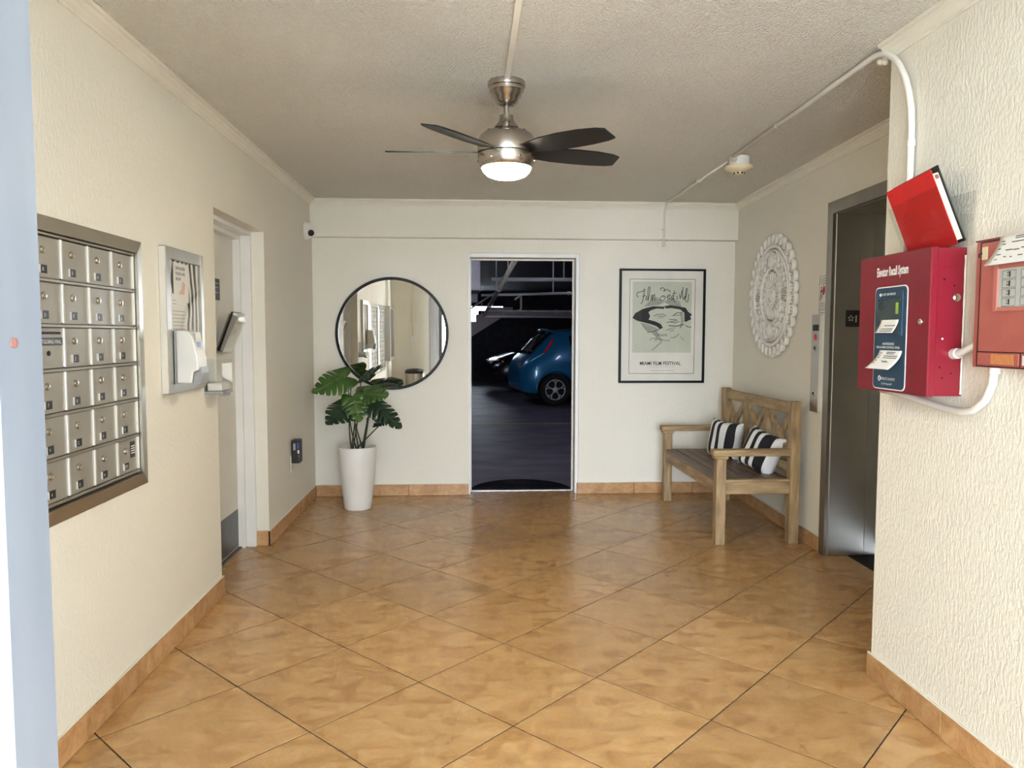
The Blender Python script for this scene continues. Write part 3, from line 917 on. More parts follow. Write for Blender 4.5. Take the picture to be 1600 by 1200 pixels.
pa = paper_on('pinned_notice', 'pinned white notice with bold heading and pink drawing, upper sheet', xp, 3.40, 3.575, 1.54, 1.715, 3)
for k, s in enumerate(('SHOULDER', 'RULES AND', 'BELOW')):
    text(s, 'ink', pa, (xp + 0.0008, 3.425, 1.685 - k * 0.024), Yv, Z, 0.014, 0.11 if k < 2 else 0.06, bold=0.02)
MB().prism([(0, 0), (0.06, 0.01), (0.08, 0.08), (0.05, 0.09), (0.03, 0.05), (0.01, 0.04)], (xp + 0.0007, 3.455, 1.545), Yv, Z, 0.0004).build('drawing', 'pinkink', pa)
pb = paper_on('pinned_notice', 'pinned letter sheet with fine print, lower sheet', xp + 0.001, 3.365, 3.545, 1.385, 1.575, 6)
mb = MB()
for k in range(9):
    zz = 1.545 - k * 0.016
    if k == 2: continue
    mb.box(xp + 0.0017, xp + 0.0021, 3.382, 3.382 + (0.04 if k < 2 else 0.135), zz, zz + 0.003)
mb.build('printed_line', 'grey', pb)
pc = paper_on('pinned_notice', 'pinned pink edged sheet at the bottom of the board', xp, 3.37, 3.68, 1.19, 1.385, 1)
MB().box(xp + 0.0007, xp + 0.0011, 3.60, 3.675, 1.195, 1.38).build('pink_block', 'pinkink', pc)

# ------------------------------------------------------------------ hand sanitiser dispenser
dp = thing('sanitizer_dispenser', (bx, 3.42, 1.17), 'white soap dispenser mounted over the lower notice board', 'dispenser')
prof = [(0.0, 1.18), (0.0, 1.412), (0.03, 1.412), (0.055, 1.405), (0.068, 1.388), (0.080, 1.345), (0.092, 1.29), (0.094, 1.235), (0.070, 1.23), (0.062, 1.18)]
mb = MB(); mb.prism(prof, (bx + 0.006, 3.475, 0), X, Z, 0.115)
for e in []: pass
body = mb.build('cover', 'sanit', dp)
bv = body.modifiers.new('bevel', 'BEVEL'); bv.width = 0.006; bv.segments = 2; bv.limit_method = 'ANGLE'
box('back_plate', 'gray', dp, bx, bx + 0.006, 3.352, 3.482, 1.175, 1.415, 0.002)
mb = MB(); mb.prism([(0.066, 1.18), (0.074, 1.225), (0.096, 1.235), (0.099, 1.25), (0.103, 1.25), (0.104, 1.225), (0.098, 1.175), (0.085, 1.17)], (bx + 0.006, 3.462, 0), X, Z, 0.09)
mb.build('push_bar', 'gray', dp)
MB().prism([(0, 0), (0.07, 0), (0.07, 0.16), (0, 0.16)], (bx + 0.006 + 0.0935, 3.383, 1.245), Yv, (-0.13, 0, 1), 0.001).build('front_label', 'print', dp)
MB().box(bx + 0.0865, bx + 0.0885, 3.39, 3.43, 1.335, 1.362).build('blue_sticker', 'bluesq', dp)

# ------------------------------------------------------------------ clear wall box beside the recess
cb = thing('acrylic_box', (XL, 3.87, 1.09), 'clear acrylic dispenser box on the wall end beside the door recess', 'acrylic box')
mb = MB()
mb.box(XL, XL + 0.004, 3.80, 3.96, 1.11, 1.27)
for a in (3.80, 3.956):
    mb.box(XL, XL + 0.092, a, a + 0.004, 1.11, 1.268)
mb.box(XL + 0.088, XL + 0.092, 3.804, 3.956, 1.11, 1.25)
mb.build('case', 'acry', cb)
box('base_tray', 'gray', cb, XL, XL + 0.092, 3.80, 3.96, 1.096, 1.11, 0.002)
box('outlet_lip', 'gray', cb, XL + 0.06, XL + 0.096, 3.85, 3.91, 1.084, 1.096, 0.002)
stk = box('tissue_stack', 'paper', None, XL + 0.010, XL + 0.082, 3.815, 3.945, 1.111, 1.150, 0.004)
tag(stk, 'stack of folded white tissues inside the clear wall box', 'tissues')

# ------------------------------------------------------------------ brochure holder on the door
bh = thing('brochure_holder', (-1.5, 4.60, 1.28), 'clear sloping brochure holder on the service door', 'brochure holder')
YB0, YB1 = 4.50, 4.68
def slab(mb, p0, p1, ya, yb, th):
    p0, p1 = Vector((p0[0], 0, p0[1])), Vector((p1[0], 0, p1[1]))
    t = (p1 - p0).normalized(); n = Vector((t.z, 0, -t.x)) * th
    mb.skin([mb.ring([p + Yv * y for p in (p0, p1, p1 + n, p0 + n)]) for y in (ya, yb)])
mb = MB()
slab(mb, (-1.497, 1.285), (-1.41, 1.52), YB0, YB1, 0.003)
slab(mb, (-1.455, 1.285), (-1.36, 1.50), YB0, YB1, 0.003)
slab(mb, (-1.497, 1.285), (-1.455, 1.283), YB0, YB1, 0.003)
mb.build('pocket', 'acry', bh)
mb = MB(); mb.prism([(-1.497, 1.285), (-1.455, 1.285), (-1.36, 1.50), (-1.41, 1.52)], (0, YB0, 0), X, Z, 0.003)
mb.build('side_wall', 'acryd', bh)
bk = thing('booklet', (-1.46, 4.59, 1.30), 'dark covered booklet standing in the clear door holder', 'booklet')
mb = MB(); slab(mb, (-1.485, 1.30), (-1.40, 1.53), YB0 + 0.008, YB1 - 0.01, 0.012)
mb.build('cover', 'black', bk)
mb = MB(); slab(mb, (-1.473, 1.30), (-1.388, 1.525), YB0 + 0.012, YB1 - 0.012, 0.024)
mb.build('pages', 'paper', bk)

# ------------------------------------------------------------------ plug-in device on outlet
ol = thing('wall_outlet', (XL, 5.60, 0.37), 'white outlet plate low on the left wall', 'outlet')
box('cover_plate', 'white', ol, XL, XL + 0.006, 5.56, 5.635, 0.37, 0.50, 0.002)
box('socket', 'cream', ol, XL + 0.006, XL + 0.008, 5.58, 5.615, 0.385, 0.425, 0.001)
pd = thing('plug_in_device', (XL, 5.60, 0.44), 'black plug-in device with blue front on the wall outlet', 'device')
mb = MB(); mb.box(XL + 0.006, XL + 0.068, 5.565, 5.66, 0.44, 0.615, 0.008, 2)
mb.build('body', 'black', pd)
box('blue_window', 'bluesq', pd, XL + 0.050, XL + 0.0655, 5.5625, 5.566, 0.55, 0.595, 0.001)
box('side_window', 'gray', pd, XL + 0.022, XL + 0.038, 5.5625, 5.566, 0.54, 0.59, 0.001)
box('button', 'white', pd, XL + 0.053, XL + 0.066, 5.5625, 5.566, 0.515, 0.54, 0.001)

# ------------------------------------------------------------------ potted monstera
PX, PY = -0.893, 5.985
pp = thing('potted_monstera', (PX, PY, 0), 'artificial monstera in tall tapered white planter below the mirror', 'plant')
mb = MB()
mb.lathe([(0.02, 0.0), (0.098, 0.0), (0.106, 0.008), (0.113, 0.06), (0.126, 0.16), (0.138, 0.28), (0.146, 0.40), (0.149, 0.48), (0.149, 0.503), (0.143, 0.506), (0.139, 0.50), (0.136, 0.46), (0.01, 0.455)], (PX, PY, 0), 48)
mb.build('planter', 'pot', pp, True, auto=35)
MB().lathe([(0.137, 0.45), (0.13, 0.463), (0.06, 0.47), (0.002, 0.472)], (PX, PY, 0), 24).build('soil', 'soil', pp, True)

def leaf(base, tip, nrm, wid, mat, bend=0.25, cup=0.12, lobes=6):
    base, tip, nrm = Vector(base), Vector(tip), Vector(nrm).normalized()
    ax = tip - base; L = ax.length; ax.normalize()
    sd = nrm.cross(ax).normalized(); nn = ax.cross(sd).normalized()
    if nn.dot(nrm) < 0: nn = -nn
    wid *= 1.12
    def pt(x, y):      # x along 0..1, y lateral in wid units
        xx = x * L
        yy = y * wid
        zz = -bend * L * x * x - cup * wid * (y * y) + 0.01 * math.sin(7 * x + 3 * y)
        return base + ax * xx + sd * yy + nn * zz
    def half(x):       # half width of the heart outline
        x = max(0.0, min(1.0, x))
        return (math.sin(math.pi * min(1, (x + 0.30) / 1.30) ** 0.85) ** 0.8) * (1 if x < 0.97 else 0.6)
    mb = MB()
    for sg in (-1, 1):
        n = lobes
        for i in range(n):
            a, b = i / n * 0.98, (i + 1) / n * 0.98
            sw = 0.16 if i > 0 else -0.14
            gap = 0.0115
            rows = []
            for k in range(6):
                t = k / 5
                shr = 0 if t < 0.38 else gap * (t - 0.38) / 0.62 * 2.6
                aa = a + shr + sw * t * t * (1 - a)
                bb = b - shr * 0.6 + (0.16 if True else 0) * t * t * (1 - b)
                if i == 0: aa = a - 0.20 * math.sin(t * 2.2)
                ha = half(aa) * (0.94 + 0.06 * (i % 2)); hb = half(bb)
                rows.append(((aa, sg * t * ha), ((aa + bb) / 2, sg * t * (ha + hb) / 2 * (1.03 if t > 0.9 else 1)), (bb, sg * t * hb)))
            vr = [mb.ring([pt(*q) for q in r]) for r in rows]
            mb.skin(vr, cap=False, loop=False)
    bmesh.ops.remove_doubles(mb.bm, verts=mb.bm.verts, dist=0.0005)
    o = mb.build('leaf', mat, pp, True, solid=0.0016)
    mb = MB()
    mb.tube([pt(x, 0) + nn * 0.001 for x in (0.0, 0.25, 0.5, 0.75, 0.97)], [0.003, 0.0026, 0.0022, 0.0016, 0.0008], 5)
    mb.build('midrib', 'vein' if mat == 'leaf' else 'stem', o)
    return o
def stem(a, b, m1, r=0.005):
    a, b, m1 = Vector(a), Vector(b), Vector(m1)
    pts = [(a * (1 - t) * (1 - t) + m1 * 2 * t * (1 - t) + b * t * t) for t in [k / 8 for k in range(9)]]
    MB().tube(pts, [r * (1.25 - 0.5 * k / 8) for k in range(9)], 7).build('stem', 'stem', pp, True)
def w(px, py, y):      # helper in photo-plane metres at depth y (room coordinates)
    return Vector((-0.893 + (px - 558) * y / 1165.0, y, 1.395 - (py - 523.5 + (px - 558) * 0.0) * y / 1165.0 * 1.004))
# (base, tip, normal)
LV = [
    (w(545, 588, 5.93), w(492, 607, 5.82), (-0.15, -0.80, 0.60), 0.118, 'leaf', w(548, 640, 5.95), 0.18),
    (w(549, 632, 5.90), w(519, 656, 5.72), (-0.35, -0.90, 0.20), 0.115, 'leafd', w(545, 660, 5.95), 0.22),
    (w(562, 616, 5.92), w(611, 611, 5.78), (0.05, -0.72, 0.70), 0.105, 'leaf', w(556, 660, 5.95), 0.16),
    (w(556, 618, 5.86), w(571, 654, 5.70), (0.15, -0.92, 0.35), 0.095, 'leaf', w(555, 660, 5.92), 0.20),
    (w(580, 629, 5.96), w(633, 661, 5.84), (0.25, -0.70, 0.66), 0.095, 'leafd', w(575, 665, 5.97), 0.22),
    (w(606, 651, 6.00), w(584, 665, 5.90), (0.0, -0.75, 0.65), 0.045, 'leafd', w(590, 665, 6.0), 0.12),
    (w(560, 590, 6.16), w(578, 572, 6.27), (0.0, 0.55, 0.83), 0.085, 'leafd', w(560, 640, 6.1), 0.2),
    (w(586, 600, 6.14), w(612, 600, 6.30), (0.15, 0.50, 0.85), 0.10, 'leafd', w(570, 650, 6.08), 0.2),
]
for k, (b, t, n, wd, mt, mid, bend) in enumerate(LV):
    leaf(b, t, n, wd, mt, bend)
    a0 = Vector((PX + 0.05 * math.cos(k * 1.7), PY + 0.035 * math.sin(k * 1.7), 0.46))
    stem(a0, b, mid)
stem((PX + 0.03, PY - 0.02, 0.46), w(575, 652, 5.93), w(572, 690, 5.96), 0.004)
stem((PX - 0.04, PY - 0.01, 0.46), w(552, 595, 5.95), w(542, 660, 5.96), 0.005)

# ------------------------------------------------------------------ framed poster
ps = thing('framed_poster', (1.683, D, 0.978), 'black framed film festival poster with brush drawn face', 'picture')
px0, px1, pz0, pz1 = 1.303, 2.062, 0.978, 1.970
for q in ((px0, px0 + 0.02, pz0, pz1), (px1 - 0.02, px1, pz0, pz1)):
    box('frame_rail', 'blackm', ps, q[0], q[1], D - 0.026, D, q[2], q[3], 0.002)
for q in ((pz0, pz0 + 0.02), (pz1 - 0.018, pz1)):
    box('frame_rail', 'blackm', ps, px0 + 0.02, px1 - 0.02, D - 0.026, D, q[0], q[1], 0.002)
board = box('mount_board', 'mat_board', ps, px0 + 0.018, px1 - 0.018, D - 0.012, D - 0.006, pz0 + 0.018, pz1 - 0.016)
box('glass_pane', 'glass', ps, px0 + 0.018, px1 - 0.018, D - 0.0205, D - 0.0185, pz0 + 0.018, pz1 - 0.016)
def pc_(cx, cy, lift=0.0):   # poster print coordinates -> room
    return Vector((px0 + (cx - 97) / 767.0 * 0.759, D - 0.0125 - lift, pz1 - (cy - 108) / 1025.0 * 0.992))
mb = MB()
for a, b in (((190, 200), (772, 200)), ((772, 200), (772, 1048)), ((772, 1048), (190, 1048)), ((190, 1048), (190, 200))):
    mb.ribbon([pc_(*a), pc_(*b)], 0.0035, (0, -1, 0))
mb.build('border_line', 'ink', board)
def pshape(name, pts, mat, lift=0.0):
    mb = MB()
    A = mb.ring([pc_(x, y, lift) for x, y in pts]); B = mb.ring([pc_(x, y, lift + 0.0004) for x, y in pts])
    mb.bm.faces.new(A); mb.bm.faces.new(list(reversed(B)))
    for i in range(len(A)):
        j = (i + 1) % len(A); mb.bm.faces.new((A[i], A[j], B[j], B[i]))
    return mb.build(name, mat, board)
pshape('print_field', [(216, 222), (742, 222), (742, 858), (216, 858)], 'print_green')
pshape('hat_wash', [(316, 446), (370, 390), (430, 360), (490, 400), (520, 385), (560, 365), (640, 400), (650, 450), (560, 440), (500, 405), (450, 430)], 'grey', 0.0006)
pshape('cheek_wash', [(285, 590), (345, 600), (440, 640), (430, 655), (350, 672), (320, 640)], 'grey', 0.0006)
pshape('neck_wash', [(380, 672), (440, 660), (455, 700), (490, 760), (400, 842), (386, 838), (470, 760)], 'grey', 0.0006)
pshape('face_wash', [(640, 500), (665, 480), (672, 590), (650, 640), (636, 640), (650, 580)], 'grey', 0.0006)
pshape('hair_shape', [(216, 548), (240, 505), (300, 470), (345, 455), (400, 442), (500, 445), (496, 466), (430, 462), (380, 478), (358, 496), (374, 530), (360, 562), (420, 578), (470, 602), (488, 636), (462, 646), (430, 620), (370, 600), (330, 590), (262, 574)], 'ink', 0.0010)
pshape('hair_shape', [(500, 440), (560, 432), (640, 445), (690, 455), (712, 490), (748, 515), (730, 535), (742, 556), (690, 582), (680, 574), (678, 500), (640, 470), (560, 458), (510, 462)], 'ink', 0.0010)
mb = MB()
for pts, wd in (([(405, 532), (440, 514), (490, 512), (520, 524), (480, 532), (440, 530)], 5), ([(575, 528), (610, 500), (655, 500)], 6), ([(580, 520), (620, 522), (660, 516)], 4),
                ([(545, 562), (580, 560), (615, 564)], 5), ([(520, 588), (560, 580), (600, 572), (640, 578), (600, 590), (560, 586)], 5), ([(540, 615), (610, 620), (680, 604)], 7),
                ([(690, 612), (715, 628), (742, 628)], 6), ([(350, 676), (400, 668), (450, 650), (488, 632)], 6), ([(370, 745), (395, 728), (430, 732), (440, 750), (415, 752), (430, 730), (480, 740), (520, 752), (555, 744)], 4)):
    mb.ribbon([pc_(x, y, 0.001) for x, y in pts], wd / 1000.0, (0, -1, 0))
mb.build('brush_stroke', 'ink', board)
mb = MB()
for pts, wd in (([(515, 660), (560, 640), (600, 635)], 8), ([(550, 662), (590, 658)], 9), ([(560, 725), (600, 720), (635, 690)], 12), ([(648, 712), (665, 735), (680, 745)], 8), ([(440, 545), (470, 548), (500, 540)], 6), ([(240, 800), (265, 780), (300, 800), (270, 822), (240, 800)], 3)):
    mb.ribbon([pc_(x, y, 0.0008) for x, y in pts], wd / 1000.0, (0, -1, 0))
mb.build('wash_stroke', 'grey', board)
# script heading drawn with a brush
mb = MB()
SCR = [[(268, 362), (252, 345), (262, 320), (300, 310), (325, 296), (310, 288)], [(318, 300), (312, 360), (300, 408), (286, 418)], [(300, 355), (330, 345)], [(338, 348), (334, 385), (340, 390)],
       [(352, 392), (366, 320), (366, 270), (352, 290), (350, 392)], [(378, 395), (382, 352), (392, 345), (390, 392), (404, 340), (412, 345), (412, 390)],
       [(470, 300), (462, 285), (480, 276), (500, 290), (490, 308), (520, 292), (552, 312)], [(500, 345), (475, 352), (458, 380), (490, 388), (506, 356), (482, 360)],
       [(520, 360), (548, 348), (545, 338), (525, 350), (530, 375), (556, 365)], [(562, 350), (575, 345), (560, 362), (580, 372), (556, 384)], [(585, 300), (580, 375), (596, 410)], [(570, 330), (606, 322)],
       [(612, 345), (610, 375), (622, 372)], [(632, 330), (640, 372), (655, 300)], [(664, 268), (658, 330), (670, 384), (680, 350)], [(684, 380), (700, 300), (692, 285), (684, 380), (706, 400), (714, 330)]]
for pts in SCR:
    P3 = [pc_(x, y, 0.0014) for x, y in pts]
    sm = []
    for i in range(len(P3) - 1):
        p0_, p1_, p2_, p3_ = P3[max(i - 1, 0)], P3[i], P3[i + 1], P3[min(i + 2, len(P3) - 1)]
        for k in range(4):
            t = k / 4
            sm.append(0.5 * ((2 * p1_) + (p2_ - p0_) * t + (2 * p0_ - 5 * p1_ + 4 * p2_ - p3_) * t * t + (3 * p1_ - p0_ - 3 * p2_ + p3_) * t ** 3))
    sm.append(P3[-1])
    mb.ribbon(sm, 0.0055, (0, -1, 0))
mb.build('lettering', 'ink', board)
text('MIAMI', 'ink', board, pc_(440, 712, 0.001), X, Z + X * 0.1, 0.022, 0.082)
text('MIAMI FILM FESTIVAL', 'ink', board, pc_(287, 970, 0.0), X, Z, 0.031, 0.363, bold=0.012)
mb = MB()
for k in range(13):
    mb.ribbon([pc_(352 + k * 20, 986), pc_(360 + k * 20, 986)], 0.005, (0, -1, 0))
mb.ribbon([pc_(375, 1020), pc_(600, 1020)], 0.003, (0, -1, 0))
mb.build('fine_print', 'grey', board)

# ------------------------------------------------------------------ carved medallion
md = thing('carved_medallion', (2.285, 5.48, 1.21), 'round whitewashed carved wood wall medallion above the bench', 'wall decor')
mcY, mcZ = 5.475, 1.690
tw = Vector((0.037, 1, 0)).normalized(); nw = Vector((-1, 0.037, 0)).normalized()
cen = Vector((xa(mcY), mcY, mcZ)) + nw * 0.024
def mp_(r, a, lift=0.0):
    return cen + tw * (r * math.cos(a)) + Z * (r * math.sin(a)) + nw * lift
def mring(name, r, wd, h, parent=md, lift=0.0):
    mb = MB(); mb.tube([mp_(r, 2 * math.pi * k / 72, lift) for k in range(72)], wd, 8, True, (nw, h))
    return mb.build(name, 'medal', parent, True)
def loopm(mb, pts, wd, h, closed=False, lift=0.0):
    mb.tube([mp_(math.hypot(x, y), math.atan2(y, x), lift) for x, y in pts], wd, 6, closed, (nw, h))
NS = 32
for k in range(NS):
    a = 2 * math.pi * (k + 0.5) / NS
    er, et = Vector((math.cos(a), math.sin(a))), Vector((-math.sin(a), math.cos(a)))
    mb = MB()
    pts = []
    for q in range(9):
        t = math.pi * (q / 8) 
        pts.append(er * (0.385 + 0.070 * math.sin(t) ** 0.8) + et * (0.042 * math.cos(t)))
    loopm(mb, pts, 0.0085, 0.022)
    loopm(mb, [er * 0.378 + et * -0.012, er * 0.405, er * 0.378 + et * 0.012], 0.006, 0.010)
    mb.build('scallop', 'medal', md, True)
mring('ring', 0.365, 0.014, 0.022)
mring('ring', 0.335, 0.008, 0.022, lift=0.002)
mring('ring', 0.205, 0.011, 0.022)
mb = MB(); mb.lathe([(0.001, -0.010), (0.178, -0.010), (0.178, 0.006), (0.165, 0.012), (0.10, 0.009), (0.001, 0.009)], cen, 48, nw)
plq = mb.build('centre_plaque', 'medal', md, True, auto=30)
for k in range(20):
    a = 2 * math.pi * k / 20
    er, et = Vector((math.cos(a), math.sin(a))), Vector((-math.sin(a), math.cos(a)))
    mb = MB()
    loopm(mb, [er * 0.10 + et * -0.012, er * 0.15 + et * -0.02, er * 0.178, er * 0.15 + et * 0.02, er * 0.10 + et * 0.012], 0.006, 0.008, False, 0.010)
    loopm(mb, [er * 0.105, er * 0.155], 0.004, 0.005, False, 0.010)
    mb.build('petal', 'medal', md, True)
mb = MB()
for r, h in ((0.085, 0.012), (0.06, 0.016), (0.03, 0.02)):
    mb.tube([mp_(r, 2 * math.pi * (k + 0.5) / 8, 0.006) for k in range(8)], 0.007, 6, True, (nw, h))
mb.build('octagon_rim', 'medal', plq)
for k in range(4):                       # palmettes at the quarter points, scrolls between
    a = math.pi / 2 * k
    er, et = Vector((math.cos(a), math.sin(a))), Vector((-math.sin(a), math.cos(a)))
    mb = MB()
    for q in (-3, -2, -1, 0, 1, 2, 3):
        loopm(mb, [er * 0.21 + et * (0.010 * q), er * 0.255 + et * (0.018 * q), er * (0.325 - 0.009 * abs(q)) + et * (0.012 * q if abs(q) < 3 else 0.022 * q)], 0.0055, 0.020)
    mb.build('palmette', 'medal', md, True)
    for sgn in (-1, 1):
        for b0 in (0.32, 0.62):
            mb = MB()
            aa = a + sgn * b0
            e2, t2 = Vector((math.cos(aa), math.sin(aa))), Vector((-math.sin(aa), math.cos(aa))) * sgn
            pts = []
            for q in range(15):
                t = q / 14 * 2.1 * math.pi
                rr = 0.048 * (1 - q / 17)
                pts.append(e2 * (0.270 + rr * math.cos(t)) + t2 * (rr * math.sin(t)))
            loopm(mb, [e2 * 0.34 - t2 * 0.02] + pts, 0.0060, 0.020)
            loopm(mb, [e2 * 0.21, e2 * 0.24 + t2 * 0.025], 0.0055, 0.018)
            mb.build('scroll', 'medal', md, True)

# ------------------------------------------------------------------ elevator call panel and sign
cp = thing('call_panel', (2.26, 4.71, 0.90), 'steel elevator call panel with buttons beside the elevator', 'elevator panel')
rotw = Matrix((nw * -1, tw, Z)).transposed()
def onw(name, mat, parent, y0, y1, z0, z1, d0, d1, bev=0.0):
    yc = (y0 + y1) / 2
    c = Vector((xa(yc), yc, (z0 + z1) / 2)) + nw * ((d0 + d1) / 2)
    return MB().obox(c, (d1 - d0, y1 - y0, z1 - z0), rotw, bev).build(name, mat, parent)
onw('plate', 'steel', cp, 4.655, 4.772, 0.90, 1.53, 0.0, 0.020, 0.001)
onw('side_edge', 'aluw', cp, 4.652, 4.6555, 0.902, 1.528, 0.0, 0.0195)
onw('indicator', 'blackm', cp, 4.672, 4.752, 1.425, 1.465, 0.020, 0.022)
for zz, m_, rr in ((1.385, 'redink', 0.017), (1.315, 'chrome', 0.016), (1.02, 'chrome', 0.016)):
    b_ = MB().lathe([(rr + 0.004, 0), (rr + 0.004, 0.003), (rr, 0.005), (0.001, 0.006)], Vector((xa(4.712), 4.712, zz)) + nw * 0.020, 18, nw)
    bt = b_.build('button' if m_ == 'chrome' else 'key_lamp', m_, cp)
    if m_ == 'chrome':
        MB().lathe([(0.010, 0.004), (0.010, 0.008), (0.001, 0.0085)], Vector((xa(4.712), 4.712, zz)) + nw * 0.020, 14, nw).build('button_cap', 'blackm', bt)
fs = thing('fire_sign', (2.26, 4.65, 1.53), 'white fire sign with running figure above the call panel', 'sign')
sgp = onw('plate', 'paper', fs, 4.602, 4.713, 1.537, 1.777, 0.0, 0.003)
ow = lambda y, z, l=0.0035: Vector((xa(y), y, z)) + nw * l
mb = MB()
for a, b in (((4.606, 1.541), (4.709, 1.541)), ((4.709, 1.541), (4.709, 1.773)), ((4.709, 1.773), (4.606, 1.773)), ((4.606, 1.773), (4.606, 1.541))):
    mb.ribbon([ow(*a), ow(*b)], 0.002, nw)
mb.build('border_line', 'ink', sgp)
for k, s in enumerate(('IN CASE OF FIRE', 'ELEVATORS ARE', 'OUT OF SERVICE')):
    text(s, 'ink', sgp, ow(4.704, 1.752 - 0.015 * k), -tw, Z, 0.009, 0.09, bold=0.01)
for k, s in enumerate(('USE EXIT', 'STAIRWAYS', 'DO NOT USE', 'ELEVATORS')):
    text(s, 'ink', sgp, ow(4.70, 1.598 - 0.014 * k), -tw, Z, 0.008, 0.08, bold=0.01)
mb = MB()
mb.lathe([(0.007, 0), (0.007, 0.0005)], ow(4.682, 1.700), 10, nw)
for pts, wd in (([(4.682, 1.69), (4.684, 1.66)], 0.010), ([(4.684, 1.66), (4.676, 1.645), (4.68, 1.625)], 0.006), ([(4.684, 1.66), (4.694, 1.645), (4.70, 1.63)], 0.006), ([(4.682, 1.685), (4.668, 1.675)], 0.005), ([(4.684, 1.685), (4.696, 1.672)], 0.005), ([(4.706, 1.625), (4.68, 1.625), (4.68, 1.64), (4.662, 1.64), (4.662, 1.655), (4.645, 1.655)], 0.004)):
    mb.ribbon([ow(*q) for q in pts], wd, nw)
mb.build('running_figure', 'ink', sgp)
mb = MB()
A = [(4.640, 1.655), (4.665, 1.66), (4.668, 1.685), (4.655, 1.70), (4.650, 1.725), (4.638, 1.70), (4.628, 1.715), (4.622, 1.68), (4.630, 1.66)]
mb.prism([(y, z) for y, z in A], Vector((xa(4.6) - 0.0045, 0, 0)), Vector((0.037, 1, 0)) * 1.0, Z, -0.0004)
for v_ in mb.bm.verts: v_.co.x = xa(v_.co.y) - 0.0042
mb.build('flame', 'redink', sgp)

# ------------------------------------------------------------------ bench
bn = thing('garden_bench', (1.92, 5.49, 0), 'weathered teak bench with crossed back panels against the alcove wall', 'bench')
BY0, BY1, LG = 4.800, 6.185, 0.066
def bb(name, mat, *a, bev=0.003): return box(name, mat, bn, *a, bev)
for y in (BY0, BY1 - LG):
    bb('leg', 'woodz', 1.636, 1.702, y, y + LG, 0, 0.577)
    bb('leg', 'woodz', 2.136, 2.202, y, y + LG, 0, 0.957)
    bb('armrest', 'woodx', 1.612, 2.137, y - 0.008, y + LG + 0.008, 0.595, 0.638, bev=0.005)
    bb('arm_bracket', 'woodx', 1.622, 1.716, y - 0.004, y + LG + 0.004, 0.574, 0.596, bev=0.006)
    bb('end_apron', 'woodx', 1.70, 2.138, y + 0.012, y + 0.045, 0.338, 0.420)
    bb('end_trim', 'woodx', 1.70, 2.138, y + 0.008, y + 0.055, 0.420, 0.437)
bb('front_apron', 'wood', 1.648, 1.676, BY0 + LG, BY1 - LG, 0.338, 0.418)
bb('back_apron', 'wood', 2.15, 2.178, BY0 + LG, BY1 - LG, 0.338, 0.418)
ns = 6
sw_ = (2.150 - 1.645) / ns
for k in range(ns):
    a = 1.645 + k * sw_
    yy0, yy1 = (BY0 + LG, BY1 - LG) if k == 0 else (BY0 + 0.056, BY1 - 0.056)
    bb('seat_slat', 'slat', a + 0.0045, a + sw_ - 0.0045, yy0, yy1, 0.419, 0.440)
ya, yb = BY0 + LG, BY1 - LG
bb('top_rail', 'wood', 2.150, 2.190, ya, yb, 0.868, 0.945, bev=0.004)
bb('lower_rail', 'wood', 2.152, 2.188, ya, yb, 0.475, 0.54)
n3 = (yb - ya) / 3
for k in (1, 2):
    bb('stile', 'woodz', 2.152, 2.186, ya + k * n3 - 0.03, ya + k * n3 + 0.03, 0.54, 0.868)
for k in range(3):
    a, b = ya + k * n3 + (0.03 if k else 0), ya + (k + 1) * n3 - (0.03 if k < 2 else 0)
    for sgn in (1, -1):
        p0, p1 = (Vector((2.169, a, 0.54)), Vector((2.169, b, 0.868)))
        if sgn < 0: p0, p1 = Vector((2.171, a, 0.868)), Vector((2.171, b, 0.54))
        t = (p1 - p0); L = t.length; t.normalize()
        rot = Matrix((X, t, X.cross(t))).transposed()
        MB().obox((p0 + p1) / 2, (0.026 if sgn > 0 else 0.022, L - 0.02, 0.05), rot, 0.003).build('cross_brace', 'woodz', bn)

def pillow(name, label, c, nrm, roll, size, mat):
    nrm = Vector(nrm).normalized()
    up = (Z - nrm * Z.dot(nrm)).normalized()
    rx = up.cross(nrm).normalized()
    q = Matrix.Rotation(roll, 3, nrm)
    up, rx = q @ up, q @ rx
    n = 16
    mb = MB()
    def pt(i, j, sg):
        s, t = -1 + 2 * i / n, -1 + 2 * j / n
        e = (max(0, 1 - s ** 4) ** 0.5) * (max(0, 1 - t ** 4) ** 0.5)
        pinch = 1 - 0.10 * (1 - abs(t) ** 2) * abs(s) ** 3 - 0.0
        pinch2 = 1 - 0.10 * (1 - abs(s) ** 2) * abs(t) ** 3
        h = 0.075 * e + 0.003
        return (s * size / 2 * pinch, t * size / 2 * pinch2, sg * h + 0.004 * math.sin(5 * s + 3 * t) * e)
    F = [[mb.bm.verts.new(pt(i, j, 1)) for j in range(n + 1)] for i in range(n + 1)]
    B = [[mb.bm.verts.new(pt(i, j, -1)) for j in range(n + 1)] for i in range(n + 1)]
    for i in range(n):
        for j in range(n):
            mb.bm.faces.new((F[i][j], F[i + 1][j], F[i + 1][j + 1], F[i][j + 1]))
            mb.bm.faces.new((B[i][j], B[i][j + 1], B[i + 1][j + 1], B[i + 1][j]))
    rim = lambda G: [G[i][0] for i in range(n)] + [G[n][j] for j in range(n)] + [G[i][n] for i in range(n, 0, -1)] + [G[0][j] for j in range(n, 0, -1)]
    mb.skin([rim(F), rim(B)], cap=False)
    o = mb.build(name, mat, None, True, origin=(0, 0, 0))
    m4 = Matrix((rx, up, nrm)).transposed().to_4x4()
    m4.translation = Vector(c)
    o.matrix_world = m4
    return tag(o, label, 'cushion', 'striped cushions on the bench')
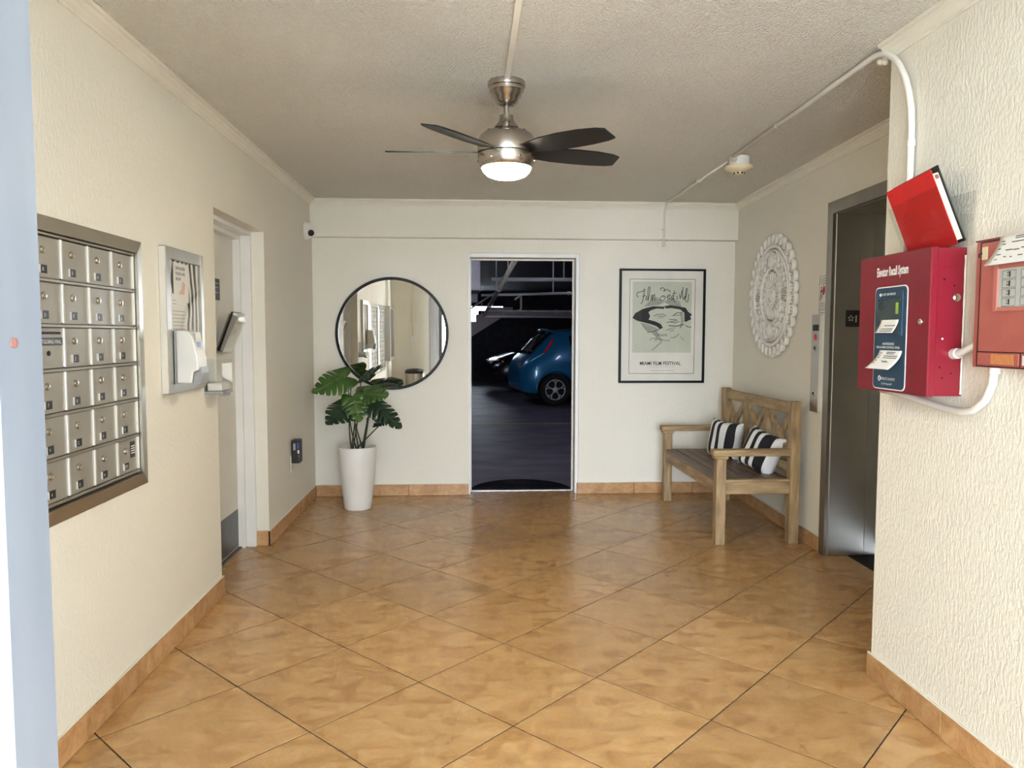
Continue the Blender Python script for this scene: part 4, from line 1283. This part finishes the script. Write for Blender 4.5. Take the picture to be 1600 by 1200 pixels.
pillow('striped_cushion', 'black and white striped cushion at the far end of the bench', (2.015, 5.72, 0.578), (-0.86, -0.50, 0.16), math.radians(-3), 0.30, M['stripeA'])
pillow('striped_cushion', 'black and white striped cushion tilted behind the near armrest', (2.062, 5.11, 0.578), (-0.84, -0.50, 0.28), math.radians(-15), 0.30, M['stripeB'])

# ------------------------------------------------------------------ elevator recall box
rb = thing('recall_panel', (1.58, 2.607, 1.19), 'crimson elevator recall control box on the right wall', 'alarm panel')
RX = 1.520
box('cabinet', 'red', rb, RX + 0.006, XN, 2.388, 2.824, 1.194, 1.686, 0.002)
rd_ = MB().box(RX - 0.004, RX + 0.022, 2.383, 2.828, 1.192, 1.688, 0.003).build('door', 'red', rb)
tag(rd_, 'crimson hinged door with navy display strip')
fxr = RX - 0.004
U = -Yv          # reading direction on the right wall
text('Elevator Recall System', 'print', rd_, (fxr - 0.0006, 2.708, 1.612), U, Z, 0.032, 0.198, bold=0.035)
def rrect(mb, ya, yb, za, zb, r, x, depth, bulge=0.0):
    pts = []
    for (cy, cz, a0) in ((ya + r, za + r, 180), (yb - r, za + r, 270), (yb - r, zb - r, 0), (ya + r, zb - r, 90)):
        for k in range(5):
            a = math.radians(a0 + 22.5 * k)
            pts.append((cy + r * math.cos(a), cz + r * math.sin(a)))
    A = mb.ring([(x, p[0], p[1]) for p in pts]); B = mb.ring([(x - depth, p[0], p[1]) for p in pts])
    mb.skin([A, B])
mb = MB(); rrect(mb, 2.507, 2.713, 1.200, 1.572, 0.020, fxr, 0.0015)
bz = mb.build('white_border', 'print', rd_)
mb = MB(); rrect(mb, 2.511, 2.709, 1.204, 1.568, 0.018, fxr - 0.001, 0.0018)
tp = mb.build('display_strip', 'teal', rd_)
xs_ = fxr - 0.003
mb = MB(); rrect(mb, 2.530, 2.695, 1.392, 1.556, 0.008, xs_, 0.004)
hz = mb.build('screen_housing', 'teal', tp)
box('screen', 'screen', hz, xs_ - 0.0045, xs_ - 0.0035, 2.545, 2.682, 1.402, 1.527)
box('lcd', 'lcd', hz, xs_ - 0.0052, xs_ - 0.0042, 2.552, 2.568, 1.472, 1.512)
text('FIRE-LITE  MS-9200UD', 'print', hz, (xs_ - 0.0045, 2.675, 1.540), U, Z, 0.008, 0.105, bold=0.02)
text('ADDRESSABLE', 'print', tp, (xs_ - 0.0004, 2.652, 1.362), U, Z, 0.008, 0.075, bold=0.015)
text('FIRE ALARM CONTROL PANEL', 'print', tp, (xs_ - 0.0004, 2.69, 1.349), U, Z, 0.008, 0.15, bold=0.015)
text('FIRELITE ALARMS', 'print', tp, (xs_ - 0.0004, 2.655, 1.234), U, Z, 0.010, 0.09)
text('by Honeywell', 'print', tp, (xs_ - 0.0004, 2.650, 1.217), U, Z, 0.009, 0.065)
mb = MB(); mb.tube([(xs_ - 0.0005, 2.666 + 0.007 * math.cos(a), 1.239 + 0.009 * math.sin(a)) for a in [2 * math.pi * k / 12 for k in range(12)]], 0.001, 4, True)
mb.build('logo_mark', 'print', tp)
mb = MB(); mb.tube([(xs_ - 0.0045, 2.668 + 0.004 * math.cos(a), 1.543 + 0.005 * math.sin(a)) for a in [2 * math.pi * k / 12 for k in range(12)]], 0.001, 4, True)
mb.build('logo_mark', 'print', hz)
MB().lathe([(0.011, 0), (0.011, 0.003), (0.009, 0.006), (0.004, 0.0065), (0.001, 0.005)], (fxr, 2.429, 1.442), 18, (-1, 0, 0)).build('lock', 'chrome', rd_, True, auto=30)
MB().lathe([(0.014, 0), (0.013, 0.003), (0.008, 0.006), (0.001, 0.007)], (1.609, 2.388, 1.521), 20, (0, -1, 0)).build('knockout_plug', 'chrome', rb, True, auto=40)
mb = MB(); mb.tube([(1.575 + 0.018 * math.cos(a), 2.3878, 1.605 + 0.018 * math.sin(a)) for a in [2 * math.pi * k / 20 for k in range(20)]], 0.001, 5, True)
mb.build('knockout_ring', 'red', rb)
mb = MB()
for x_, z_ in ((1.565, 1.58), (1.60, 1.56), (1.56, 1.29), (1.60, 1.27), (1.57, 1.255)):
    mb.lathe([(0.0035, 0), (0.003, 0.0008), (0.001, 0.001)], (x_, 2.388, z_), 8, (0, -1, 0))
mb.build('rivet_hole', 'blackm', rb)
MB().lathe([(0.004, 0), (0.003, 0.001), (0.001, 0.0012)], (1.566, 2.388, 1.385), 8, (0, -1, 0)).build('paint_chip', 'print', rb)
mb = MB(); mb.tube([(1.6345, 2.3865, 1.20 + 0.02 * k) for k in range(24)], [0.0022 + 0.0024 * random.random() for k in range(24)], 5)
mb.build('caulk_bead', 'paint', rb)
# paper tag and clipped sheet on the recall box
def flyer(name, label, x0, y0, y1, z0, z1, curl, skew, lines, parent_group=None):
    t = thing(name, (x0, (y0 + y1) / 2, z0), label, 'paper')
    def P_(f, g): # f across 0..1 (reading left->right = y1->y0), g up 0..1
        c = curl * (1 - g) ** 2 + 0.3 * curl * (1 - f) * (1 - g)
        return Vector((x0 - 0.001 - c, y1 + (y0 - y1) * f + skew * (1 - g) ** 1.5, z0 + (z1 - z0) * g))
    mb = MB(); n = 8
    G = [[mb.bm.verts.new(P_(i / n, j / n)) for j in range(n + 1)] for i in range(n + 1)]
    for i in range(n):
        for j in range(n):
            mb.bm.faces.new((G[i][j], G[i + 1][j], G[i + 1][j + 1], G[i][j + 1]))
    mb.build('sheet', 'paper', t, True, solid=0.0008)
    mb = MB()
    for f0, f1, g in lines:
        q = [P_(f0 + (f1 - f0) * k / 5, g) + Vector((-0.0008, 0, 0)) for k in range(6)]
        mb.ribbon(q, 0.0026, (-1, 0, 0), 0.0002)
    mb.build('printed_line', 'ink', t)
    return t
LN = [(0.35, 0.75, 0.90), (0.35, 0.70, 0.82), (0.3, 0.9, 0.70), (0.3, 0.9, 0.60), (0.35, 0.6, 0.42), (0.4, 0.66, 0.38), (0.1, 0.16, 0.85), (0.08, 0.14, 0.72), (0.08, 0.17, 0.6), (0.06, 0.13, 0.45), (0.05, 0.14, 0.3)]
flyer('inspection_tag', 'curled white inspection tag hanging on crimson recall box', xs_ - 0.001, 2.525, 2.665, 1.275, 1.342, 0.030, 0.03, LN)
flyer('folded_note', 'white note sheet tucked in the screen of the recall box', xs_ - 0.0055, 2.545, 2.655, 1.405, 1.452, 0.004, 0.03, [(0.2, 0.9, 0.3), (0.3, 0.95, 0.55), (0.2, 0.9, 0.15)])

# binder in its clear holder
bd = thing('red_binder', (1.58, 2.53, 1.69), 'bright red ring binder tilted in clear holder above recall box', 'binder')
bt_ = Vector((-0.33, 0.10, 0.93)).normalized()     # up along the cover
bs_ = Vector((0.0, 1, -0.10)); bs_ = (bs_ - bt_ * bs_.dot(bt_)).normalized()
bnn = bt_.cross(bs_).normalized()
if bnn.x < 0: bnn = -bnn                           # towards the wall
b0 = Vector((1.606, 2.388, 1.697))
def bslab(name, mat, s0, s1, t0, t1, d0, d1, bev=0.0):
    c = b0 + bs_ * ((s0 + s1) / 2) + bt_ * ((t0 + t1) / 2) + bnn * ((d0 + d1) / 2)
    rot = Matrix((bnn, bs_, bt_)).transposed()
    if rot.determinant() < 0: rot = Matrix((bnn, bs_ * -1, bt_)).transposed()
    return MB().obox(c, (abs(d1 - d0), s1 - s0, t1 - t0), rot, bev).build(name, mat, bd)
bslab('front_cover', 'redb', 0.0, 0.262, 0, 0.262, 0, 0.003, 0.001)
bslab('back_cover', 'black', 0.0, 0.262, 0.002, 0.268, 0.029, 0.032, 0.001)
bslab('spine', 'redb', 0.259, 0.262, 0, 0.262, 0.003, 0.029)
bslab('pages', 'pagesc', 0.006, 0.24, 0.012, 0.245, 0.006, 0.026)
bslab('ring_bracket', 'rust', 0.003, 0.012, 0.225, 0.240, 0.010, 0.024, 0.003)
for q in (0.022, 0.24):
    c = b0 + bs_ * q + bt_ * 0.243
    MB().lathe([(0.003, 0), (0.003, 0.001), (0.001, 0.0012)], c, 8, -bnn).build('rivet', 'red', bd)
hd = thing('acrylic_holder', (1.60, 2.53, 1.69), 'clear acrylic wall holder carrying the red binder', 'holder')
mb = MB(); mb.box(XN - 0.006, XN - 0.002, 2.352, 2.72, 1.69, 1.865)
mb.build('back_plate', 'acry', hd)
c = b0 + bs_ * 0.131 + bt_ * 0.10 - bnn * 0.006
rot = Matrix((bnn, bs_, bt_)).transposed()
if rot.determinant() < 0: rot = Matrix((bnn, bs_ * -1, bt_)).transposed()
MB().obox(c, (0.003, 0.29, 0.205), rot, 0.0008).build('front_plate', 'acry', hd)
c = b0 + bs_ * 0.275 + bt_ * 0.10 + bnn * 0.012
MB().obox(c, (0.036, 0.003, 0.20), rot).build('side_wall', 'acry', hd)
MB().box(XN - 0.045, XN - 0.002, 2.362, 2.366, 1.70, 1.79).build('side_gusset', 'acry', hd)

# ------------------------------------------------------------------ fire alarm annunciator
fa = thing('fire_alarm_panel', (1.61, 2.02, 1.30), 'faded red fire alarm panel with grey zone display', 'alarm panel')
FXX = 1.585
box('cabinet', 'pink', fa, FXX + 0.004, XN, 1.72, 2.270, 1.298, 1.686, 0.002)
fd = box('door', 'pink', fa, FXX, FXX + 0.004, 1.74, 2.240, 1.303, 1.680, 0.001)
mb = MB()
for a, b in (((2.243, 1.302), (2.243, 1.682)), ((2.243, 1.682), (1.74, 1.682)), ((2.243, 1.346), (1.74, 1.346)), ((2.243, 1.302), (1.74, 1.302)), ((2.058, 1.346), (2.058, 1.302))):
    mb.ribbon([(FXX - 0.0003, *a), (FXX - 0.0003, *b)], 0.003, (-1, 0, 0), 0.0006)
mb.build('shadow_gap', 'blackm', fa)
mb = MB()
for q in ((2.158, 2.178, 1.467, 1.608), (1.75, 1.77, 1.467, 1.608), (1.77, 2.158, 1.467, 1.480), (1.77, 2.158, 1.594, 1.608)):
    mb.box(FXX - 0.006, FXX, *q, 0.002)
bzl = mb.build('window_bezel', 'pinkl', fd)
dsp = box('zone_display', 'lcdgrey', fd, FXX - 0.002, FXX - 0.0005, 1.768, 2.16, 1.478, 1.596)
mb = MB()
for k in range(4):
    zt = 1.587 - k * 0.027
    for c in range(4):
        yy = 2.142 - c * 0.075
        P4 = [(yy, zt), (yy - 0.055, zt), (yy - 0.055, zt - 0.023), (yy, zt - 0.023), (yy, zt)]
        mb.ribbon([(FXX - 0.0024, *q) for q in P4], 0.0012, (-1, 0, 0), 0.0003)
mb.build('zone_cell', 'ink', dsp)
mb = MB()
for k in range(4):
    zt = 1.587 - k * 0.027
    for c in range(4):
        yy = 2.142 - c * 0.075
        for q in range(2):
            mb.lathe([(0.0022, 0), (0.001, 0.0006)], (FXX - 0.0024, yy - 0.020, zt - 0.006 - q * 0.009), 6, (-1, 0, 0))
        mb.box(FXX - 0.003, FXX - 0.0022, yy - 0.032, yy - 0.026, zt - 0.019, zt - 0.003)
mb.build('zone_mark', 'ink', dsp)
lk = box('lock_plate', 'cream', fd, FXX - 0.002, FXX, 2.212, 2.238, 1.628, 1.668, 0.001)
MB().tube([(FXX - 0.002, 2.236, 1.648), (FXX - 0.010, 2.238, 1.647), (FXX - 0.010, 2.238, 1.635)], 0.002, 6).build('key', 'blackm', lk)
for k in range(30):
    yy = 2.236 - k * 0.0058
    box('grille_rib', 'pink' if 10 > k or k > 26 else 'amber', fd, FXX - 0.003, FXX, yy - 0.0038, yy, 1.309, 1.340)
box('side_button', 'white', fd, FXX - 0.002, FXX, 2.02, 2.05, 1.31, 1.338, 0.001)
mb = MB(); mb.box(FXX - 0.0005, FXX + 0.004, 1.72, 2.27, 1.686, 1.690)
mb.build('top_lip', 'red', fa)
flyer('inspection_tag', 'large curled white inspection tag on faded red alarm panel', FXX - 0.003, 1.97, 2.155, 1.605, 1.690, 0.022, 0.03,
      [(0.35, 0.8, 0.92), (0.35, 0.75, 0.86), (0.3, 0.95, 0.74), (0.25, 0.4, 0.48), (0.42, 0.55, 0.46), (0.57, 0.7, 0.5), (0.72, 0.9, 0.46), (0.08, 0.14, 0.8), (0.1, 0.18, 0.7), (0.06, 0.12, 0.55), (0.1, 0.2, 0.35), (0.3, 0.36, 0.25), (0.45, 0.5, 0.22), (0.6, 0.7, 0.25), (0.14, 0.2, 0.18)])
c3 = thing('conduit', (1.62, 2.45, 1.14), 'white conduit looping under the red boxes', 'conduit')
pts = [(1.600, 2.80, 1.186), (1.606, 2.72, 1.182), (1.616, 2.62, 1.170), (1.622, 2.45, 1.148), (1.622, 2.36, 1.144), (1.622, 2.30, 1.156), (1.622, 2.245, 1.195), (1.622, 2.218, 1.245), (1.622, 2.212, 1.30)]
MB().tube(pts, 0.0125, 10).build('pipe', 'pvc', c3, True)
MB().cyl((1.622, 2.212, 1.278), (1.622, 2.212, 1.298), 0.017, seg=12).build('end_fitting', 'pvc', c3, True, auto=40)
c4 = thing('conduit', (1.605, 2.34, 1.33), 'short white pipe joining crimson box to faded panel', 'conduit')
MB().tube([(1.606, 2.386, 1.335), (1.607, 2.352, 1.340), (1.61, 2.31, 1.356), (1.612, 2.265, 1.374)], 0.0125, 10).build('pipe', 'pvc', c4, True)
MB().cyl((1.606, 2.388, 1.335), (1.6065, 2.366, 1.337), 0.018, seg=12).build('end_fitting', 'pvc', c4, True, auto=40)

# ------------------------------------------------------------------ accordion shutter stacked at the entrance
sh = thing('accordion_shutter', (-0.52, 0.72, 0), 'pale aluminium folding shutter stacked beside the entrance', 'shutter')
box('lead_post', 'shutter', sh, -0.518, -0.470, 0.772, 0.855, 0.0, 2.40, 0.003)
box('post_channel', 'aluw', sh, -0.530, -0.519, 0.76, 0.84, 0.0, 2.40, 0.002)
MB().lathe([(0.0055, 0), (0.0055, 0.002), (0.001, 0.003)], (-0.470, 0.800, 1.386), 12, (1, 0, 0)).build('screw', 'rust', sh)
for k in range(9):
    xx = -0.532 - 0.018 * k
    MB().prism([(0, 0), (0.009, 0), (0.0075, 0.20), (-0.0015, 0.20)], (xx - 0.009, 0.62 + 0.012 * (k % 2), 0.01), X, Yv, 2.37).build('slat', 'white', sh)
box('floor_track', 'aluw', sh, -0.69, -0.44, 0.60, 0.86, -0.0005, 0.008, 0.002)

# trash can, outlet on the entrance wall (seen in the mirror)
tc_ = thing('trash_can', (-0.93, 0.62, 0), 'steel pedal bin with black lid, seen in the round mirror', 'trash can')
MB().lathe([(0.02, 0.02), (0.15, 0.02), (0.155, 0.03), (0.155, 0.68), (0.15, 0.69), (0.02, 0.69)], (-0.93, 0.62, 0), 36).build('body', 'steel', tc_, True, auto=35)
MB().lathe([(0.158, 0.685), (0.160, 0.70), (0.158, 0.725), (0.13, 0.75), (0.06, 0.762), (0.001, 0.764)], (-0.93, 0.62, 0), 36).build('lid', 'black', tc_, True, auto=35)
MB().lathe([(0.158, 0.0), (0.16, 0.005), (0.158, 0.022), (0.02, 0.022)], (-0.93, 0.62, 0), 36).build('base_ring', 'black', tc_, True, auto=35)
box('pedal', 'black', tc_, -0.96, -0.90, 0.77, 0.81, 0.008, 0.02, 0.003)
ot = thing('surface_outlet', (-0.97, 0.42, 1.17), 'white surface outlet box with conduit, seen in the mirror', 'outlet')
box('cover_plate', 'white', ot, -1.005, -0.935, 0.42, 0.455, 1.17, 1.29, 0.003)
MB().tube([(-0.97, 0.432, 1.29), (-0.97, 0.432, 2.5)], 0.008, 8).build('pipe', 'pvcb', ot, True)

# ------------------------------------------------------------------ garage contents
# half-round doormat
mt = thing('doormat', (0.47, 6.66, -0.006), 'half round dark ribbed doormat just outside the doorway', 'doormat')
mb = MB(); pts = [(0.455 * math.cos(math.pi * k / 32), 0.45 * math.sin(math.pi * k / 32)) for k in range(33)]
mb.prism(pts, (0.47, 6.655, -0.006), X, Yv, 0.008)
mb.build('base', 'rib', mt)
mb = MB()
for k in range(1, 24):
    a = math.pi * k / 24
    mb.tube([(0.47 + 0.10 * math.cos(a), 6.655 + 0.10 * math.sin(a), 0.003), (0.47 + 0.43 * math.cos(a), 6.655 + 0.425 * math.sin(a), 0.003)], 0.006, 5)
for r in (0.44,):
    mb.tube([(0.47 + r * math.cos(math.pi * k / 32), 6.66 + r * 0.985 * math.sin(math.pi * k / 32), 0.003) for k in range(33)], 0.007, 5)
mb.build('rib', 'rib', mt, True)

def pipe(label, a, b, r, mat='concl', joints=(), extra=None, hang=()):
    a, b = Vector(a), Vector(b)
    t = thing('ceiling_pipe', a, label, 'pipe', 'garage ceiling pipes')
    MB().tube([a, b] if extra is None else [a] + [Vector(q) for q in extra] + [b], r, 10).build('pipe', mat, t, True)
    dv = (b - a).normalized()
    for j in joints:
        p = a.lerp(b, j)
        MB().cyl(p - dv * r * 1.2, p + dv * r * 1.2, r * 1.45, seg=12).build('coupling', mat, t, True, auto=40)
    for j in hang:
        p = a.lerp(b, j)
        MB().cyl(p, (p.x, p.y, 2.78), 0.010, seg=6).build('hanger_rod', mat, t)
    return t
M['pipew'] = pm('white_pipe_paint', (0.62, 0.62, 0.66, 1), (0.52, 0.52, 0.56, 1), rough=0.5)
M['pipec'] = pm('cream_pipe_paint', (0.60, 0.55, 0.45, 1), (0.45, 0.41, 0.34, 1), rough=0.5)
pipe('thick white ceiling pipe running across the garage above the cars', (0.30, 10.0, 2.135), (3.2, 10.0, 2.14), 0.027, 'pipew', (0.06,), hang=(0.335,))
pipe('second white ceiling pipe farther back in the garage', (0.20, 12.0, 2.03), (3.4, 12.0, 2.115), 0.022, 'pipew', (0.06, 0.44), hang=(0.36,))
pipe('thin garage pipe with an upright bend below the beam', (0.35, 14.6, 1.86), (4.2, 14.6, 1.865), 0.020, 'pipec', (0.35,))
pipe('upright pipe stub rising to the garage ceiling', (0.93, 14.6, 1.865), (1.02, 16.4, 2.18), 0.022, 'pipec', (), extra=[(1.0, 14.6, 1.87), (1.02, 14.6, 1.92), (1.02, 14.6, 2.10), (1.02, 14.7, 2.17)])
pipe('thick cream pipe slanting away along the garage ceiling', (0.52, 7.6, 2.24), (0.30, 14.9, 1.78), 0.030, 'pipec', (0.42, 0.72), hang=(0.2, 0.5))
pipe('low dark pipe across the garage behind the beam', (0.3, 16.5, 1.80), (4.6, 16.5, 1.78), 0.018, 'pipec')

# unseen strip lights added to brighten the garage floor, stairs and car
for lx, ly, lw_ in ((-0.9, 8.2, 'near the doorway'), (-1.4, 16.4, 'added to light the stairs'), (2.7, 11.8, 'added to light the blue car')):
    t = thing('unseen_strip_light', (lx, ly, 2.68), 'unseen cool strip light on the garage ceiling ' + lw_, 'lamp')
    box('housing', 'white', t, lx - 0.08, lx + 0.08, ly - 0.6, ly + 0.6, 2.73, 2.78, 0.004)
    MB().cyl((lx, ly - 0.58, 2.712), (lx, ly + 0.58, 2.712), 0.018, seg=12).build('lamp_tube', 'tube', t, True)

# stairs
sr = thing('stair_flight', (-0.4, 18.5, 1.0), 'concrete stair flight with white handrail rising in the garage', 'stairs')
SY0, SY1 = 18.2, 19.3
poly = []
sx, szt, run, rise = -0.9, 1.02, 0.27, 0.175
top = []
for k in range(6):
    top += [(sx + k * run, szt + k * rise), (sx + k * run, szt + (k + 1) * rise)]
poly = top + [(sx + 6 * run + 0.35, szt + 6 * rise), (sx + 6 * run + 0.35, szt + 6 * rise - 0.24), (sx + 6 * run + 0.1, szt + 6 * rise - 0.24)] + [(sx + 0.1, szt - 0.22), (sx, szt - 0.2)]
poly = [p for p in poly]
MB().prism(poly, (0, SY1, 0), X, Z, 1.1).build('flight', 'stair', sr)
mb = MB()
mb.tube([(sx, 18.24, szt + 0.40), (sx + 5.6 * run, 18.24, szt + 0.40 + 5.6 * rise)], 0.022, 8)
mb.build('handrail', 'pipew', sr, True)
for k in range(0, 6):
    MB().cyl((sx + (k + .5) * run, 18.24, szt + (k + 1) * rise - 0.02), (sx + (k + .5) * run, 18.24, szt + 0.40 + (k + .5) * rise), 0.012, seg=6).build('baluster', 'pipew', sr)

# cars
ST = [  # u, z_bottom, z_shoulder, z_top, half width, half roof width
    (0.00, 0.36, 0.62, 0.70, 0.60, 0.50), (0.06, 0.27, 0.74, 0.86, 0.74, 0.55), (0.16, 0.25, 0.86, 0.98, 0.80, 0.60), (0.30, 0.24, 0.93, 1.12, 0.84, 0.61), (0.50, 0.23, 0.97, 1.32, 0.86, 0.61),
    (0.68, 0.22, 0.98, 1.47, 0.875, 0.60), (0.95, 0.22, 0.98, 1.515, 0.88, 0.60), (1.5, 0.22, 0.97, 1.545, 0.885, 0.60), (2.2, 0.22, 0.95, 1.52, 0.885, 0.60), (2.75, 0.22, 0.93, 1.36, 0.88, 0.58),
    (3.25, 0.22, 0.92, 1.06, 0.87, 0.60), (3.8, 0.23, 0.86, 0.95, 0.84, 0.62), (4.25, 0.26, 0.70, 0.80, 0.74, 0.55), (4.42, 0.36, 0.56, 0.64, 0.58, 0.45)]
def interp(u):
    for a, b in zip(ST[:-1], ST[1:]):
        if a[0] <= u <= b[0]:
            t = (u - a[0]) / (b[0] - a[0])
            return [a[i] + (b[i] - a[i]) * t for i in range(6)]
    return list(ST[-1])
def section(u):
    _, zb, zs, zt, hw, rw = interp(u)
    return [(0, zb), (hw * 0.86, zb), (hw * 0.97, zb + 0.10), (hw * 1.0, zb + (zs - zb) * 0.45), (hw * 0.995, zb + (zs - zb) * 0.75), (hw * 0.95, zs), (rw + 0.05, zt - 0.10 if zt - zs > 0.3 else zs + (zt - zs) * 0.7), (rw, zt - 0.035 if zt - zs > 0.1 else zt - 0.01), (rw * 0.5, zt), (0, zt + 0.008)]
def side_pt(u, t, off=0.0):   # on the cabin side between shoulder and roof edge
    s = section(u); a, b = Vector(s[5]), Vector(s[6])
    d = (b - a); n = Vector((d.y, -d.x)).normalized()
    if n.x < 0: n = -n
    p = a + d * t + n * off
    return u, p.x, p.y
def make_car(name, label, origin, ang, paint, detail=True):
    root = thing(name, origin, label, 'car')
    rot = Matrix.Rotation(ang, 3, 'Z'); O = Vector(origin)
    W = lambda u, l, z: O + rot @ Vector((u, l, z))
    mb = MB()
    us = [s[0] for s in ST]
    us = sorted(us + [(a + b) / 2 for a, b in zip(us[3:-2], us[4:-1])])
    rings = []
    for u in us:
        s = section(u)
        full = [(x, z) for x, z in s] + [(-x, z) for x, z in reversed(s[1:-1])]
        rings.append(mb.ring([W(u, x, z) for x, z in full]))
    mb.skin(rings)
    bmesh.ops.recalc_face_normals(mb.bm, faces=mb.bm.faces)
    bodyo = mb.build('body', paint, root, True, auto=38)
    # wheel arches cut out of the body
    cutter = MB()
    for u in (0.66, 3.38):
        for sg in (-1, 1):
            cutter.cyl(W(u, sg * 0.55, 0.315), W(u, sg * 1.1, 0.315), 0.375, seg=36)
    co = cutter.build('arch_cutter', 'rubber', None)
    bm_ = bodyo.modifiers.new('arches', 'BOOLEAN'); bm_.object = co; bm_.operation = 'DIFFERENCE'; bm_.solver = 'EXACT'
    bpy.context.view_layer.update()
    me = bpy.data.meshes.new_from_object(bodyo.evaluated_get(bpy.context.evaluated_depsgraph_get()))
    bodyo.modifiers.clear(); bodyo.data = me
    bpy.data.objects.remove(co)
    for p_ in me.polygons: p_.material_index = 0
    for u in (0.66, 3.38):
        for sg in (-1, 1):
            f = lambda d: W(u, sg * d, 0.315)
            ax = rot @ Vector((0, sg, 0))
            whl = MB().lathe([(0.20, 0.0), (0.30, 0.0), (0.315, 0.02), (0.318, 0.10), (0.315, 0.18), (0.30, 0.20), (0.205, 0.195), (0.20, 0.15)], f(0.66), 36, ax).build('tyre', 'rubber', root, True, auto=40)
            MB().lathe([(0.001, 0.12), (0.20, 0.12), (0.20, 0.14), (0.001, 0.14)], f(0.66), 30, ax).build('brake_shadow', 'blackm', whl)
            mb = MB()
            e1 = rot @ X; c0 = f(0.855)
            mb.tube([c0 + e1 * (0.198 * math.cos(q)) + Z * (0.198 * math.sin(q)) for q in [2 * math.pi * k / 36 for k in range(36)]], 0.012, 6, True)
            for k in range(5):
                q = 2 * math.pi * k / 5 + 0.3
                dv = lambda q2, r: c0 + e1 * (r * math.cos(q2)) + Z * (r * math.sin(q2))
                mb.tube([dv(q, 0.03), dv(q, 0.11), dv(q, 0.14)], [0.016, 0.013, 0.016], 6)
                for s2 in (-1, 1):
                    mb.tube([dv(q, 0.125), dv(q + s2 * 0.12, 0.165), dv(q + s2 * 0.30, 0.195)], [0.014, 0.012, 0.012], 6)
            mb.lathe([(0.055, -0.01), (0.055, 0.008), (0.035, 0.014), (0.001, 0.015)], c0, 16, ax)
            mb.build('rim', 'alloy', whl, True, auto=40)
            # flared arch lip
            mb = MB()
            hw = interp(u)[4]
            mb.tube([W(u + 0.385 * math.cos(q), sg * (hw - 0.012), 0.315 + 0.385 * math.sin(q)) for q in [math.radians(-8 + 196 * k / 20) for k in range(21)]], 0.018, 6)
            mb.build('arch_lip', paint, root, True)
    # glass
    def patch(name, mat, corners_u0, corners_u1, t0, t1, sg, off=0.006):
        mb = MB(); G = []
        n, m_ = 10, 5
        for i in range(n + 1):
            row = []
            for j in range(m_ + 1):
                tt = t0 + (t1 - t0) * j / m_
                ua = corners_u0[0] + (corners_u0[1] - corners_u0[0]) * j / m_
                ub = corners_u1[0] + (corners_u1[1] - corners_u1[0]) * j / m_
                u, l, z = side_pt(ua + (ub - ua) * i / n, tt, off)
                row.append(mb.bm.verts.new(W(u, sg * l, z)))
            G.append(row)
        mb.skin(G, cap=False, loop=False)
        return mb.build(name, mat, root, True, solid=0.008)
    for sg in (-1, 1):
        patch('side_window', 'carglass', (1.02, 0.98), (1.95, 1.95), 0.10, 0.90, sg)
        patch('side_window', 'carglass', (2.02, 2.02), (2.95, 2.45), 0.10, 0.88, sg)
        # tall tail lamp on the rear pillar and chrome strip under it
        mb = MB()
        pts = [side_pt(u, t, 0.008) for u, t in ((0.46, 0.38), (0.52, 0.55), (0.59, 0.74), (0.66, 0.92))]
        mb.tube([W(u, sg * (l - 0.01), z) for u, l, z in pts], 0.026, 6)
        mb.build('tail_lamp', 'tail', root, True)
        mb = MB()
        pts = [side_pt(u, t, 0.008) for u, t in ((0.12, 0.06), (0.24, 0.14), (0.36, 0.26), (0.45, 0.36))]
        mb.tube([W(u, sg * (l - 0.01), z) for u, l, z in pts], 0.014, 6)
        mb.build('lamp_trim', 'alloy', root, True)
        MB().tube([W(1.32, sg * 0.893, 0.86), W(1.40, sg * 0.905, 0.862), W(1.52, sg * 0.893, 0.862)], 0.012, 6).build('door_handle', 'alloy', root, True)
        MB().tube([W(1.03, sg * 0.882, 0.96), W(1.02, sg * 0.888, 0.75), W(1.12, sg * 0.888, 0.55), W(1.18, sg * 0.885, 0.33)], 0.004, 5).build('door_seam', 'blackm', root)
        # headlamp
        MB().lathe([(0.001, 0.02), (0.06, 0.015), (0.085, -0.02), (0.09, -0.06)], W(4.20, sg * 0.60, 0.74), 16, rot @ Vector((1, sg * 0.5, 0.25))).build('head_lamp', 'gray', root, True)
        MB().lathe([(0.001, 0.015), (0.03, 0.01), (0.035, -0.03)], W(4.08, sg * 0.745, 0.76), 12, rot @ Vector((0.6, sg * 0.8, 0.2))).build('turn_lamp', 'amber', root, True)
    # hatch glass and windscreen
    for nm, ulist in (('hatch_glass', (0.20, 0.30, 0.40, 0.50, 0.60, 0.66)), ('windscreen', (2.35, 2.55, 2.75, 2.95, 3.15))):
        mb = MB(); G = []
        for u in ulist:
            s = section(u); rw, zt = s[7][0], s[9][1]
            G.append([mb.bm.verts.new(W(u, l * rw * 0.94, zt + 0.008 - 0.02 * l * l)) for l in (-1, -0.6, -0.2, 0.2, 0.6, 1)])
        mb.skin(G, cap=False, loop=False)
        mb.build(nm, 'carglass', root, True, solid=0.01)
    MB().tube([W(0.70, -0.55, 1.47), W(0.62, -0.4, 1.50), W(0.60, 0, 1.515), W(0.62, 0.4, 1.50), W(0.70, 0.55, 1.47)], [0.02, 0.03, 0.03, 0.03, 0.02], 6).build('roof_spoiler', paint, root, True)
    mb = MB()
    mb.tube([W(-0.004 + 0.07 * (l / 0.7) ** 2, l, 0.40) for l in (-0.66, -0.4, 0, 0.4, 0.66)], 0.03, 6)
    mb.build('bumper_lip', paint, root, True)
    return root
make_car('hatchback_car', 'bright blue hatchback seen from its rear side in the garage', (0.93, 15.45, -0.006), math.radians(9), 'blue')
make_car('dark_car', 'black car in the garage shadow behind the blue hatchback', (4.75, 19.3, -0.006), math.radians(188), 'carblk')
